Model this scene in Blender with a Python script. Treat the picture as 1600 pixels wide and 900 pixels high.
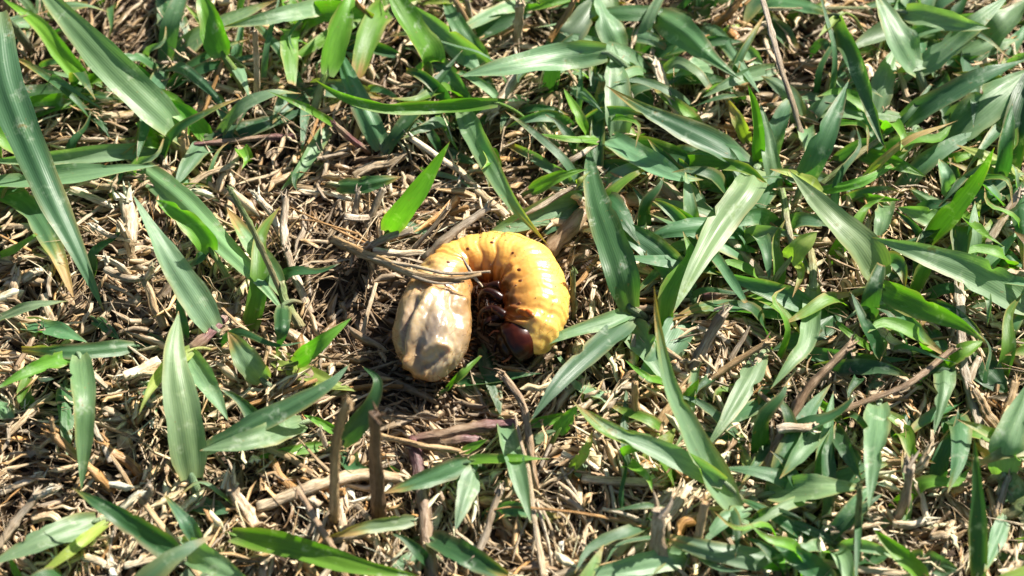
import bpy, math, random
import numpy as np
from mathutils import Vector, noise
from mathutils.bvhtree import BVHTree

for o in list(bpy.data.objects):
    bpy.data.objects.remove(o)
scene = bpy.context.scene
COL = scene.collection
rng = np.random.default_rng(7)
random.seed(7)
MM = 0.001

# ---------------------------------------------------------------- camera
TILT = math.radians(33.0)          # off straight-down
DIST = 280.0                       # mm
FRAME_W = 150.0                    # mm covered by the picture width at the middle
LENS = 36.0 * DIST / FRAME_W
CAM = np.array([0.0, -math.sin(TILT) * DIST, math.cos(TILT) * DIST])
FWD = -CAM / DIST
RIGHT = np.array([1.0, 0.0, 0.0])
UPV = np.cross(RIGHT, FWD)
cd = bpy.data.cameras.new('camera')
cd.lens = LENS; cd.sensor_width = 36.0
cd.clip_start = 0.005; cd.clip_end = 200.0
cam = bpy.data.objects.new('camera', cd); COL.objects.link(cam)
cam.location = Vector(CAM * MM); cam.rotation_euler = (TILT, 0, 0)
cd.dof.use_dof = True; cd.dof.focus_distance = (DIST - 4) * MM; cd.dof.aperture_fstop = 22.0
scene.camera = cam

# ---------------------------------------------------------------- light
SUN_AZ = math.radians(48.0)        # clockwise from +Y (far side), towards +X
SUN_EL = math.radians(40.0)
w = bpy.data.worlds.new('World'); scene.world = w; w.use_nodes = True
nt = w.node_tree; nt.nodes.clear()
sky = nt.nodes.new('ShaderNodeTexSky'); sky.sky_type = 'NISHITA'; sky.sun_disc = False
sky.sun_elevation = SUN_EL; sky.sun_rotation = SUN_AZ
bg = nt.nodes.new('ShaderNodeBackground'); bg.inputs['Strength'].default_value = 0.05
out = nt.nodes.new('ShaderNodeOutputWorld')
nt.links.new(sky.outputs[0], bg.inputs[0]); nt.links.new(bg.outputs[0], out.inputs[0])
sd = bpy.data.lights.new('sun', 'SUN'); sd.energy = 5.0; sd.angle = math.radians(0.5); sd.color = (1.0, 0.94, 0.84)
sun = bpy.data.objects.new('sun', sd); COL.objects.link(sun)
sdir = Vector((math.sin(SUN_AZ) * math.cos(SUN_EL), math.cos(SUN_AZ) * math.cos(SUN_EL), math.sin(SUN_EL)))
sun.rotation_euler = sdir.to_track_quat('Z', 'Y').to_euler()
sun.location = sdir * 2.0
scene.view_settings.view_transform = 'Standard'
scene.view_settings.look = 'None'
scene.view_settings.exposure = 1.18
scene.view_settings.gamma = 1.0
scene.render.engine = 'CYCLES'

# ---------------------------------------------------------------- helpers
PX = (18.0 / LENS) / 800.0
def ray(x, y):
    d = FWD + RIGHT * ((x - 800.0) * PX) - UPV * ((y - 450.0) * PX)
    return d
def at(x, y, h):
    """the point of the pixel's sight line that lies h mm above the soil"""
    d = ray(x, y); t = (h - CAM[2]) / d[2]
    return CAM + d * t
def to_px(P):
    P = np.asarray(P, float) - CAM
    z = P @ FWD
    return np.stack([800 + (P @ RIGHT) / z / PX, 450 - (P @ UPV) / z / PX], -1)
def unit(v):
    return v / np.maximum(np.linalg.norm(v, axis=-1, keepdims=True), 1e-9)

def catmull(P, n):
    P = np.asarray(P, float)
    if len(P) == 2:
        t = np.linspace(0, 1, n)[:, None]
        return P[0] * (1 - t) + P[1] * t
    Q = np.vstack([2 * P[0] - P[1], P, 2 * P[-1] - P[-2]])
    seg = np.linalg.norm(np.diff(P, axis=0), axis=1)
    cum = np.concatenate([[0], np.cumsum(seg)])
    s = np.linspace(0, cum[-1], n)
    i = np.clip(np.searchsorted(cum, s, side='right') - 1, 0, len(P) - 2)
    t = ((s - cum[i]) / np.maximum(seg[i], 1e-9))[:, None]
    p0, p1, p2, p3 = Q[i], Q[i + 1], Q[i + 2], Q[i + 3]
    return 0.5 * (2 * p1 + (p2 - p0) * t + (2 * p0 - 5 * p1 + 4 * p2 - p3) * t * t + (3 * p1 - p0 - 3 * p2 + p3) * t ** 3)

def make_mesh(name, V, F, C, UV=None, mat=None, smooth=True):
    """V in mm, F int array (m,4), C per-vertex rgb, UV per-vertex"""
    V = np.asarray(V, np.float32) * MM
    F = np.asarray(F, np.int32)
    me = bpy.data.meshes.new(name)
    k = F.shape[1]
    me.vertices.add(len(V)); me.vertices.foreach_set('co', V.ravel())
    me.loops.add(F.size); me.loops.foreach_set('vertex_index', F.ravel())
    me.polygons.add(len(F)); me.polygons.foreach_set('loop_start', np.arange(0, F.size, k, dtype=np.int32))
    me.update(calc_edges=True)
    if smooth:
        me.polygons.foreach_set('use_smooth', np.ones(len(F), bool))
    ca = me.color_attributes.new('Col', 'FLOAT_COLOR', 'POINT')
    c4 = np.ones((len(V), 4), np.float32); c4[:, :3] = C
    ca.data.foreach_set('color', c4.ravel())
    if UV is not None:
        ul = me.uv_layers.new(name='UVMap')
        ul.data.foreach_set('uv', np.asarray(UV, np.float32)[F.ravel()].ravel())
    if mat: me.materials.append(mat)
    me.validate()
    return me

def link(name, me, parent=None, **props):
    o = bpy.data.objects.new(name, me); COL.objects.link(o)
    if parent is not None: o.parent = parent
    for k, v in props.items(): o[k] = v
    return o

def grid_faces(n, m, closed=False, off=0):
    i = np.arange(n - 1)[:, None]; mm = m if closed else m - 1
    j = np.arange(mm)[None, :]; j2 = (j + 1) % m
    f = np.stack([i * m + j, i * m + j2, (i + 1) * m + j2, (i + 1) * m + j], -1).reshape(-1, 4)
    return f + off

def move_origin(o, p):
    """put an object's origin at p (mm), keeping the mesh where it is"""
    v = Vector(p) * MM
    o.data.transform(__import__('mathutils').Matrix.Translation(-v)); o.location = v

# ---------------------------------------------------------------- materials
def mat_new(name):
    m = bpy.data.materials.new(name); m.use_nodes = True
    n = m.node_tree; n.nodes.clear()
    return m, n
def nd(n, t, **kw):
    x = n.nodes.new(t)
    for k, v in kw.items():
        if k in x.inputs: x.inputs[k].default_value = v
        else: setattr(x, k, v)
    return x
def L(n, a, b): n.links.new(a, b)
def math_n(n, op, a, b=None, c=None):
    x = n.nodes.new('ShaderNodeMath'); x.operation = op
    for i, v in enumerate((a, b, c)):
        if v is None: continue
        if isinstance(v, (int, float)): x.inputs[i].default_value = v
        else: L(n, v, x.inputs[i])
    return x.outputs[0]
def mixc(n, fac, a, b, mode='MIX'):
    x = n.nodes.new('ShaderNodeMix'); x.data_type = 'RGBA'; x.blend_type = mode
    for s, v in ((0, fac), (6, a), (7, b)):
        if isinstance(v, (int, float)): x.inputs[s].default_value = v
        elif isinstance(v, tuple): x.inputs[s].default_value = v
        else: L(n, v, x.inputs[s])
    return x.outputs[2]
def ramp(n, f, a, b):
    x = n.nodes.new('ShaderNodeMapRange'); x.inputs[1].default_value = a; x.inputs[2].default_value = b
    L(n, f, x.inputs[0]); return x.outputs[0]

def blade_material():
    m, n = mat_new('grass_blade')
    col = nd(n, 'ShaderNodeAttribute', attribute_name='Col').outputs['Color']
    uv = nd(n, 'ShaderNodeUVMap').outputs[0]
    sep = nd(n, 'ShaderNodeSeparateXYZ'); L(n, uv, sep.inputs[0])
    u, v = sep.outputs[0], sep.outputs[1]
    oi = nd(n, 'ShaderNodeObjectInfo')
    geo = nd(n, 'ShaderNodeNewGeometry')
    # streak coordinates: fine across, stretched along
    comb = nd(n, 'ShaderNodeCombineXYZ')
    L(n, math_n(n, 'MULTIPLY', u, 9.0), comb.inputs[0]); L(n, math_n(n, 'MULTIPLY', v, 2.2), comb.inputs[1])
    L(n, math_n(n, 'MULTIPLY', oi.outputs['Random'], 57.0), comb.inputs[2])
    streak = nd(n, 'ShaderNodeTexNoise', Scale=1.0, Detail=3.0); L(n, comb.outputs[0], streak.inputs['Vector'])
    veins = math_n(n, 'SINE', math_n(n, 'MULTIPLY', u, 95.0))
    tc = nd(n, 'ShaderNodeTexCoord').outputs['Object']
    blot = nd(n, 'ShaderNodeTexNoise', Scale=330.0, Detail=3.0); L(n, tc, blot.inputs['Vector'])
    speck = nd(n, 'ShaderNodeTexNoise', Scale=1500.0, Detail=2.0); L(n, tc, speck.inputs['Vector'])
    # pigment
    dark = mixc(n, 1.0, col, (0.74, 0.78, 0.74, 1), 'MULTIPLY')
    c = mixc(n, ramp(n, streak.outputs[0], 0.30, 0.62), dark, col)
    c = mixc(n, math_n(n, 'MULTIPLY', ramp(n, veins, 0.3, 1.0), 0.10), c, mixc(n, 1.0, col, (1.5, 1.45, 1.3, 1), 'MULTIPLY'))
    c = mixc(n, math_n(n, 'MULTIPLY', ramp(n, blot.outputs[0], 0.55, 0.72), 0.35), c, mixc(n, 1.0, col, (1.35, 1.2, 0.8, 1), 'MULTIPLY'))
    # pale midrib
    mid = ramp(n, math_n(n, 'ABSOLUTE', math_n(n, 'SUBTRACT', u, 0.5)), 0.045, 0.012)
    c = mixc(n, math_n(n, 'MULTIPLY', mid, 0.12), c, mixc(n, 1.0, col, (1.7, 1.5, 1.3, 1), 'MULTIPLY'))
    # chalky wax and dried spray in blotches
    wx = math_n(n, 'MULTIPLY', ramp(n, blot.outputs[0], 0.57, 0.68), ramp(n, speck.outputs[0], 0.40, 0.60))
    c = mixc(n, math_n(n, 'MULTIPLY', wx, 0.38), c, (0.62, 0.68, 0.60, 1))
    sp = math_n(n, 'MAXIMUM', ramp(n, speck.outputs[0], 0.70, 0.76), ramp(n, blot.outputs[0], 0.70, 0.74))
    c = mixc(n, math_n(n, 'MULTIPLY', sp, 0.5), c, (0.30, 0.17, 0.06, 1))
    hgt = math_n(n, 'ADD', math_n(n, 'MULTIPLY', veins, 0.12), math_n(n, 'ADD', math_n(n, 'MULTIPLY', streak.outputs[0], 0.9), math_n(n, 'MULTIPLY', speck.outputs[0], 0.5)))
    bp = nd(n, 'ShaderNodeBump', Strength=0.55, Distance=0.00007); L(n, hgt, bp.inputs['Height'])
    p = nd(n, 'ShaderNodeBsdfPrincipled')
    L(n, c, p.inputs['Base Color']); L(n, bp.outputs[0], p.inputs['Normal'])
    L(n, math_n(n, 'ADD', math_n(n, 'MULTIPLY', blot.outputs[0], 0.24), 0.34), p.inputs['Roughness'])
    p.inputs['Specular IOR Level'].default_value = 0.5
    tr = nd(n, 'ShaderNodeBsdfTranslucent')
    L(n, mixc(n, 1.0, c, (1.5, 2.1, 0.35, 1), 'MULTIPLY'), tr.inputs['Color']); L(n, bp.outputs[0], tr.inputs['Normal'])
    mx = nd(n, 'ShaderNodeMixShader'); mx.inputs[0].default_value = 0.34
    L(n, p.outputs[0], mx.inputs[1]); L(n, tr.outputs[0], mx.inputs[2])
    o = nd(n, 'ShaderNodeOutputMaterial'); L(n, mx.outputs[0], o.inputs[0])
    return m

def straw_material():
    m, n = mat_new('dry_straw')
    col = nd(n, 'ShaderNodeAttribute', attribute_name='Col').outputs['Color']
    uv = nd(n, 'ShaderNodeUVMap').outputs[0]
    sep = nd(n, 'ShaderNodeSeparateXYZ'); L(n, uv, sep.inputs[0])
    comb = nd(n, 'ShaderNodeCombineXYZ')
    L(n, math_n(n, 'MULTIPLY', sep.outputs[0], 5.0), comb.inputs[0]); L(n, math_n(n, 'MULTIPLY', sep.outputs[1], 0.35), comb.inputs[1])
    fib = nd(n, 'ShaderNodeTexNoise', Scale=1.0, Detail=4.0, Roughness=0.7); L(n, comb.outputs[0], fib.inputs['Vector'])
    tc = nd(n, 'ShaderNodeTexCoord').outputs['Object']
    blot = nd(n, 'ShaderNodeTexNoise', Scale=420.0, Detail=4.0); L(n, tc, blot.inputs['Vector'])
    c = mixc(n, ramp(n, fib.outputs[0], 0.38, 0.56), mixc(n, 1.0, col, (0.52, 0.45, 0.38, 1), 'MULTIPLY'), col)
    c = mixc(n, math_n(n, 'MULTIPLY', ramp(n, blot.outputs[0], 0.52, 0.70), 0.45), c, mixc(n, 1.0, col, (0.58, 0.47, 0.34, 1), 'MULTIPLY'))
    hgt = math_n(n, 'ADD', math_n(n, 'MULTIPLY', fib.outputs[0], 1.0), math_n(n, 'MULTIPLY', blot.outputs[0], 0.6))
    bp = nd(n, 'ShaderNodeBump', Strength=0.9, Distance=0.00028); L(n, hgt, bp.inputs['Height'])
    p = nd(n, 'ShaderNodeBsdfPrincipled', Roughness=0.42)
    p.inputs['Specular IOR Level'].default_value = 0.45
    L(n, c, p.inputs['Base Color']); L(n, bp.outputs[0], p.inputs['Normal'])
    o = nd(n, 'ShaderNodeOutputMaterial'); L(n, p.outputs[0], o.inputs[0])
    return m

def soil_material():
    m, n = mat_new('soil')
    tc = nd(n, 'ShaderNodeTexCoord').outputs['Object']
    a = nd(n, 'ShaderNodeTexNoise', Scale=260.0, Detail=6.0); L(n, tc, a.inputs['Vector'])
    b = nd(n, 'ShaderNodeTexNoise', Scale=1400.0, Detail=3.0); L(n, tc, b.inputs['Vector'])
    c = mixc(n, ramp(n, a.outputs[0], 0.35, 0.65), (0.022, 0.014, 0.009, 1), (0.075, 0.047, 0.026, 1))
    c = mixc(n, math_n(n, 'MULTIPLY', ramp(n, b.outputs[0], 0.55, 0.7), 0.5), c, (0.16, 0.10, 0.055, 1))
    bp = nd(n, 'ShaderNodeBump', Strength=1.0, Distance=0.0006)
    L(n, math_n(n, 'ADD', a.outputs[0], math_n(n, 'MULTIPLY', b.outputs[0], 0.5)), bp.inputs['Height'])
    p = nd(n, 'ShaderNodeBsdfPrincipled', Roughness=0.9)
    L(n, c, p.inputs['Base Color']); L(n, bp.outputs[0], p.inputs['Normal'])
    o = nd(n, 'ShaderNodeOutputMaterial'); L(n, p.outputs[0], o.inputs[0])
    return m

def flesh_material():
    m, n = mat_new('grub_skin')
    col = nd(n, 'ShaderNodeAttribute', attribute_name='Col').outputs['Color']
    tc = nd(n, 'ShaderNodeTexCoord').outputs['Object']
    a = nd(n, 'ShaderNodeTexNoise', Scale=800.0, Detail=3.0); L(n, tc, a.inputs['Vector'])
    b = nd(n, 'ShaderNodeTexNoise', Scale=2600.0, Detail=2.0); L(n, tc, b.inputs['Vector'])
    c = mixc(n, math_n(n, 'MULTIPLY', ramp(n, a.outputs[0], 0.40, 0.66), 0.28), col, mixc(n, 1.0, col, (0.74, 0.58, 0.38, 1), 'MULTIPLY'))
    bp = nd(n, 'ShaderNodeBump', Strength=0.5, Distance=0.0002)
    L(n, math_n(n, 'ADD', a.outputs[0], math_n(n, 'MULTIPLY', b.outputs[0], 0.18)), bp.inputs['Height'])
    p = nd(n, 'ShaderNodeBsdfPrincipled', Roughness=0.34)
    p.subsurface_method = 'RANDOM_WALK'
    p.inputs['Subsurface Weight'].default_value = 0.75
    p.inputs['Subsurface Radius'].default_value = (0.8, 0.58, 0.32)
    p.inputs['Subsurface Scale'].default_value = 0.0014
    p.inputs['Specular IOR Level'].default_value = 0.55
    p.inputs['Coat Weight'].default_value = 0.3; p.inputs['Coat Roughness'].default_value = 0.22
    L(n, c, p.inputs['Base Color']); L(n, bp.outputs[0], p.inputs['Normal'])
    o = nd(n, 'ShaderNodeOutputMaterial'); L(n, p.outputs[0], o.inputs[0])
    return m

def chitin_material():
    m, n = mat_new('chitin')
    col = nd(n, 'ShaderNodeAttribute', attribute_name='Col').outputs['Color']
    tc = nd(n, 'ShaderNodeTexCoord').outputs['Object']
    a = nd(n, 'ShaderNodeTexNoise', Scale=900.0, Detail=4.0); L(n, tc, a.inputs['Vector'])
    c = mixc(n, ramp(n, a.outputs[0], 0.40, 0.70), mixc(n, 1.0, col, (0.5, 0.4, 0.4, 1), 'MULTIPLY'), col)
    bp = nd(n, 'ShaderNodeBump', Strength=0.5, Distance=0.00012); L(n, a.outputs[0], bp.inputs['Height'])
    p = nd(n, 'ShaderNodeBsdfPrincipled', Roughness=0.3)
    p.inputs['Specular IOR Level'].default_value = 0.3
    L(n, c, p.inputs['Base Color']); L(n, bp.outputs[0], p.inputs['Normal'])
    o = nd(n, 'ShaderNodeOutputMaterial'); L(n, p.outputs[0], o.inputs[0])
    return m

M_BLADE, M_STRAW, M_SOIL, M_SKIN, M_CHITIN = blade_material(), straw_material(), soil_material(), flesh_material(), chitin_material()

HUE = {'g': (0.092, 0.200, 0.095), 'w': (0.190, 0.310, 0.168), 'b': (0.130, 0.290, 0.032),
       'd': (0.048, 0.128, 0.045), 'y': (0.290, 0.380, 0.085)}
HUE_WORD = {'g': 'blue-green', 'w': 'pale waxy green', 'b': 'bright green', 'd': 'dark green', 'y': 'yellow-green'}
STRAW = {'p': (0.70, 0.565, 0.385), 'k': (0.50, 0.42, 0.315), 't': (0.56, 0.40, 0.215), 'o': (0.50, 0.29, 0.11),
         'd': (0.135, 0.085, 0.05), 'v': (0.20, 0.095, 0.095), 'e': (0.20, 0.27, 0.10), 'n': (0.42, 0.30, 0.19), 'w': (0.80, 0.69, 0.51)}
STRAW_WORD = {'p': 'pale straw', 'k': 'grey weathered', 't': 'tan', 'o': 'orange-brown', 'd': 'charred dark', 'v': 'purple',
              'e': 'green', 'n': 'brown', 'w': 'bleached white'}

# ---------------------------------------------------------------- soil
def build_ground():
    n = 241
    t = np.linspace(-1, 1, n)
    a = np.sinh(t * 7.2) / np.sinh(7.2) * 30000.0        # mm: fine in the middle, out to 30 m
    X, Y = np.meshgrid(a, a, indexing='ij')
    Z = np.zeros_like(X)
    m = (abs(X) < 400) & (abs(Y) < 400)
    for i, j in zip(*np.nonzero(m)):
        p = Vector((X[i, j] * 0.06, Y[i, j] * 0.06, 0.3))
        Z[i, j] = noise.noise(p) * 0.8 + noise.noise(p * 4) * 0.4
    Z = Z - 0.6
    V = np.stack([X, Y, Z], -1).reshape(-1, 3)
    me = make_mesh('ground', V, grid_faces(n, n)[:, ::-1], np.full((n * n, 3), 0.1), None, M_SOIL)
    link('ground', me, kind='structure')
build_ground()
# ---------------------------------------------------------------- swept shapes
KPX = FRAME_W / 1600.0             # mm per pixel at the middle

def sweep(C, R, sides, closed_ends=True, up=(0, 0, 1), squash=1.0, phase=0.0):
    """tube along C (n,3) with radii R (n,) -> V, ring uv"""
    n = len(C)
    T = unit(np.gradient(C, axis=0))
    ref = np.array(up, float)
    S = np.cross(T, ref)
    bad = np.linalg.norm(S, axis=1) < 0.15
    S[bad] = np.cross(T[bad], np.array([0.3, 1, 0.1]))
    S = unit(S); N = np.cross(S, T)
    a = np.arange(sides) / sides * 2 * math.pi + phase
    ring = S[:, None, :] * np.cos(a)[None, :, None] + N[:, None, :] * np.sin(a)[None, :, None] * squash
    V = C[:, None, :] + ring * np.asarray(R)[:, None, None]
    return V, a

def tube_mesh(name, C, R, col, mat, sides=10, squash=1.0, caps=True, jag=0.0, ridge=0.0):
    C = np.asarray(C, float); R = np.asarray(R, float)
    if caps:                                   # blunt closed ends
        d0 = unit(C[0] - C[1]); d1 = unit(C[-1] - C[-2])
        C = np.vstack([C[0] + d0 * 0.02, C[0], C, C[-1], C[-1] + d1 * 0.02])
        C[1] = C[2] + d0 * 0.01; C[-2] = C[-3] + d1 * 0.01
        R = np.concatenate([[1e-3, R[0] * 0.9], R, [R[-1] * 0.9, 1e-3]])
    steep = np.abs(unit(C[-1] - C[0])[2]) > 0.6
    V, a = sweep(C, R, sides, squash=squash, up=(0.2, 1, 0) if steep else (0, 0, 1))
    n = len(C)
    if ridge:                                  # dried stems shrink into lengthwise ridges
        pr = rng.normal(0, 1, sides) * ridge; dr = np.cumsum(rng.normal(0, 0.25 * ridge, (n, sides)), 0)
        V = C[:, None, :] + (V - C[:, None, :]) * np.clip(1 + pr[None, :] + dr - dr.mean(0), 0.45, 1.5)[..., None]
    if jag:
        V += rng.normal(0, 1, V.shape) * (R[:, None, None] * jag)
    s = np.concatenate([[0], np.cumsum(np.linalg.norm(np.diff(C, axis=0), axis=1))])
    UV = np.stack(np.broadcast_arrays(np.arange(sides)[None, :] / sides * 3 + 0.0, s[:, None]), -1)
    UV = UV + np.array([rng.uniform(0, 60), rng.uniform(0, 60)])
    col = np.asarray(col, float)
    CC = np.broadcast_to(col if col.ndim == 2 else col[None], (n, 3)) if col.ndim < 2 else None
    if CC is None:
        idx = np.linspace(0, len(col) - 1, n).astype(int); CC = col[idx]
    CC = np.repeat(CC[:, None, :], sides, 1)
    return make_mesh(name, V.reshape(-1, 3), grid_faces(n, sides, True), CC.reshape(-1, 3), UV.reshape(-1, 2), mat)

def stroke_dist(P, poly):
    poly = np.asarray(poly, float); d = np.full(len(P), 1e9)
    for a, b in zip(poly[:-1], poly[1:]):
        ab = b - a; t = np.clip(((P - a) @ ab) / max(ab @ ab, 1e-9), 0, 1)
        d = np.minimum(d, np.linalg.norm(P - (a + t[:, None] * ab), axis=1))
    return d

# ---------------------------------------------------------------- the grub
def Z(cx, cy):                       # enlarged-crop pixel -> photo pixel
    return (560 + cx / 2.8125, 320 + cy / 2.8125)

def build_grub():
    path = [(818, 545, 24), (830, 525, 38), (838, 497, 46), (838, 462, 49), (822, 424, 47), (788, 406, 43), (748, 405, 39), (712, 416, 38),
            (690, 447, 46), (678, 492, 55), (674, 532, 57), (672, 565, 46), (672, 595, 25)]
    ctrl = []
    for x, y, r in path:
        rm = r * KPX
        ctrl.append(np.append(at(x, y, rm + 1.1), rm))
    ctrl = np.array(ctrl)
    n, sides = 260, 128
    S4 = catmull(ctrl, n)
    C, R = S4[:, :3], S4[:, 3]
    s = np.concatenate([[0], np.cumsum(np.linalg.norm(np.diff(C, axis=0), axis=1))]); Ltot = s[-1]
    # round the two ends
    tail = np.clip((s - (Ltot - 3.2)) / 3.2, 0, 1); R = R * np.sqrt(np.maximum(1 - tail ** 2, 0.0004))
    headc = np.clip((1.6 - s) / 1.6, 0, 1); R = R * np.sqrt(np.maximum(1 - headc ** 2, 0.0004))
    V, a = sweep(C, R, sides)
    T = unit(np.gradient(C, axis=0)); dirs = unit(V - C[:, None, :])
    # which side of the C a vertex is on: +1 outer
    centre = at(765, 478, 5)
    outw = unit((C - centre) * np.array([1, 1, 0])); side = (dirs * outw[:, None, :]).sum(-1)
    # segments: deep creases with finer annulets between, outer side most
    u = s / Ltot
    segs = np.array([0.045, 0.10, 0.155, 0.215, 0.275, 0.335, 0.395, 0.455, 0.515, 0.575, 0.635])
    disp = np.zeros(V.shape[:2])
    wob = 0.006 * np.sin(a * 3 + 1.0)[None, :] + 0.004 * np.sin(a * 7)[None, :]
    uu = u[:, None] + wob
    for k, g in enumerate(segs):
        disp -= (0.22 + 0.08 * math.sin(k * 2.3)) * np.exp(-((uu - g) / 0.0070) ** 2) * np.clip(0.75 + 0.5 * side, 0.35, 1.0)
        for f, dp in ((0.30 + 0.05 * math.sin(k * 3.1), 0.12), (0.66 + 0.06 * math.cos(k * 1.7), 0.14)):
            disp -= dp * np.exp(-((uu - g - f * 0.058) / 0.0065) ** 2) * np.clip(0.55 + 0.75 * side, 0.1, 1.2)
        disp += 0.16 * np.exp(-((uu - g - 0.03) / 0.02) ** 2)
    disp *= np.clip((0.70 - u) / 0.06, 0, 1)[:, None]
    # side lobes on the inner flank
    disp += 0.08 * np.clip(-side, 0, 1) * np.abs(np.sin((uu - 0.045) / 0.058 * math.pi)) * (u < 0.65)[:, None]
    P = V.reshape(-1, 3); D = dirs.reshape(-1, 3)
    # soft irregularity
    nz = np.array([noise.noise(Vector(p * 0.28)) * 0.30 + noise.noise(Vector(p * 0.75 + 9)) * 0.13 + noise.noise(Vector(p * 1.9 + 4)) * 0.06 for p in P])
    ramp_tail = np.repeat(np.clip((u - 0.62) / 0.1, 0, 1), sides)
    disp = disp.ravel() + nz * (0.25 + 0.75 * ramp_tail)
    fine = np.sin(np.tile(a, n) * 34 + 2.2 * np.array([noise.noise(Vector(p * 0.5)) for p in P]) * 3.0) * np.array([noise.noise(Vector(p * 0.6 + 20)) for p in P])
    disp = disp + 0.11 * fine * ramp_tail + 0.05 * fine
    face = np.clip((D @ (-FWD) + 0.15) / 0.5, 0, 1)
    q = to_px(P)
    strokes = [  # sculpted folds: polyline in photo pixels, half width, depth mm
        ([Z(320, 375), Z(262, 480), Z(218, 600), Z(222, 700)], 8, 0.75),
        ([Z(255, 420), Z(205, 540), Z(188, 690)], 6, -0.75),
        ([Z(300, 470), Z(262, 580), Z(258, 640)], 6, -0.45),
        ([Z(345, 400), Z(350, 520), Z(330, 600)], 9, 0.35),
        ([Z(400, 410), Z(430, 500), Z(440, 590)], 7, -0.35),
        ([Z(455, 420), Z(478, 500), Z(465, 590)], 9, 0.40),
        ([Z(275, 368), Z(330, 345), Z(400, 352), Z(455, 390)], 6, -0.55),
        ([Z(380, 390), Z(440, 420)], 10, 0.45),
        ([Z(228, 690), Z(262, 745), Z(330, 745), Z(385, 690), Z(392, 630), Z(345, 610), Z(295, 640)], 7, 0.85),
        ([Z(290, 710), Z(335, 690), Z(380, 645)], 4, -0.45),
        ([Z(205, 700), Z(235, 760), Z(300, 785)], 5, -0.4),
        ([Z(255, 630), Z(300, 630)], 9, -0.22),
        ([Z(640, 470), Z(680, 452), Z(740, 468), Z(775, 495), Z(740, 520), Z(670, 515), Z(640, 470)], 4, 0.45),
        ([Z(670, 485), Z(750, 492)], 6, -0.35),
        ([Z(640, 270), Z(675, 255), Z(690, 300), Z(660, 320)], 6, 0.3),
        ([Z(645, 340), Z(690, 345), Z(690, 400), Z(650, 400)], 6, 0.3),
        ([Z(790, 560), Z(840, 480), Z(850, 420)], 5, -0.25),
        ([Z(300, 420), Z(285, 520), Z(250, 600)], 3, 0.22), ([Z(370, 470), Z(395, 560), Z(380, 610)], 4, 0.25), ([Z(330, 640), Z(352, 670)], 4, 0.25),
        ([Z(410, 600), Z(430, 660), Z(400, 730)], 4, -0.25), ([Z(440, 640), Z(420, 720)], 4, 0.2), ([Z(180, 620), Z(205, 720)], 3, 0.25), ([Z(350, 440), Z(380, 470), Z(372, 520)], 3, -0.25),
        ([Z(250, 760), Z(330, 775), Z(400, 735)], 4, 0.25), ([Z(210, 470), Z(185, 560)], 4, 0.3),
        ([Z(300, 265), Z(360, 300), Z(450, 300), Z(520, 330)], 7, -0.45),
    ]
    for poly, wd, dp in strokes:
        disp += dp * np.exp(-(stroke_dist(q, poly) / wd) ** 2) * face
    P = P + D * disp[:, None]
    q = to_px(P)
    # pigment, and some painted shade
    uf = np.repeat(u, sides); sf = side.ravel()
    yellow = np.array([0.80, 0.505, 0.120]); amber = np.array([0.64, 0.28, 0.045]); cream = np.array([0.42, 0.320, 0.190])
    brown = np.array([0.20, 0.050, 0.010]); grey = np.array([0.30, 0.25, 0.215]); orange = np.array([0.66, 0.19, 0.03])
    def blend(c, d, m): return c * (1 - m[:, None]) + d * m[:, None]
    col = np.tile(yellow, (len(P), 1))
    col = blend(col, amber, np.clip(0.22 - 0.95 * sf, 0, 0.95) * (uf < 0.7))  # amber inner flank, with the curl's self-shadow painted in
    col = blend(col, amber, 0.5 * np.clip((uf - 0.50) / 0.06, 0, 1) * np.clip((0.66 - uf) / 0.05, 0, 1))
    col = blend(col, cream, np.clip((uf - 0.56) / 0.17, 0, 1))
    stain = np.exp(-(stroke_dist(q, [Z(560, 370), Z(610, 400), Z(640, 450), Z(630, 520)]) / 31) ** 2)
    col = blend(col, brown, np.clip(stain * 1.1, 0, 0.92) * (uf < 0.5))
    col = blend(col, brown, 0.55 * np.exp(-(stroke_dist(q, [Z(500, 330), Z(560, 380)]) / 16) ** 2))
    col = blend(col, orange, 0.75 * np.exp(-(stroke_dist(q, [Z(680, 482), Z(745, 488)]) / 8) ** 2) * face)
    col = blend(col, grey, 0.75 * np.exp(-(stroke_dist(q, [Z(275, 640), Z(330, 560), Z(350, 500)]) / 13) ** 2))
    col = blend(col, grey, 0.6 * np.exp(-(stroke_dist(q, [Z(225, 480), Z(190, 600), Z(175, 680)]) / 9) ** 2))
    col = blend(col, np.array([0.58, 0.43, 0.22]), 0.6 * np.exp(-(stroke_dist(q, strokes[0][0]) / 8) ** 2))
    col = blend(col, np.array([0.58, 0.43, 0.22]), 0.55 * np.exp(-(stroke_dist(q, strokes[8][0]) / 8) ** 2))
    col = blend(col, np.array([0.30, 0.17, 0.08]), 0.5 * np.exp(-(stroke_dist(q, strokes[9][0]) / 3) ** 2) * face)
    # cloudy fat bodies showing through the thin skin of the rear
    cl = np.array([noise.noise(Vector(p * 0.45 + 3)) + 0.5 * noise.noise(Vector(p * 1.1)) for p in P])
    tl = np.clip((uf - 0.62) / 0.08, 0, 1)
    col = blend(col, np.array([0.55, 0.46, 0.34]), np.clip(cl * 0.9, 0, 0.4) * tl)
    col = blend(col, np.array([0.31, 0.245, 0.18]), np.clip(-cl * 0.9, 0, 0.4) * tl)
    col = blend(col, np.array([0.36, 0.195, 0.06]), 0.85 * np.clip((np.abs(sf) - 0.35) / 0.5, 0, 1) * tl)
    col = blend(col, np.array([0.50, 0.28, 0.09]), 0.7 * np.exp(-(stroke_dist(q, [Z(250, 350), Z(330, 350), Z(460, 370)]) / 12) ** 2) * tl)
    F = grid_faces(n, sides, True)
    root = bpy.data.objects.new('grub', None); COL.objects.link(root)
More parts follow.
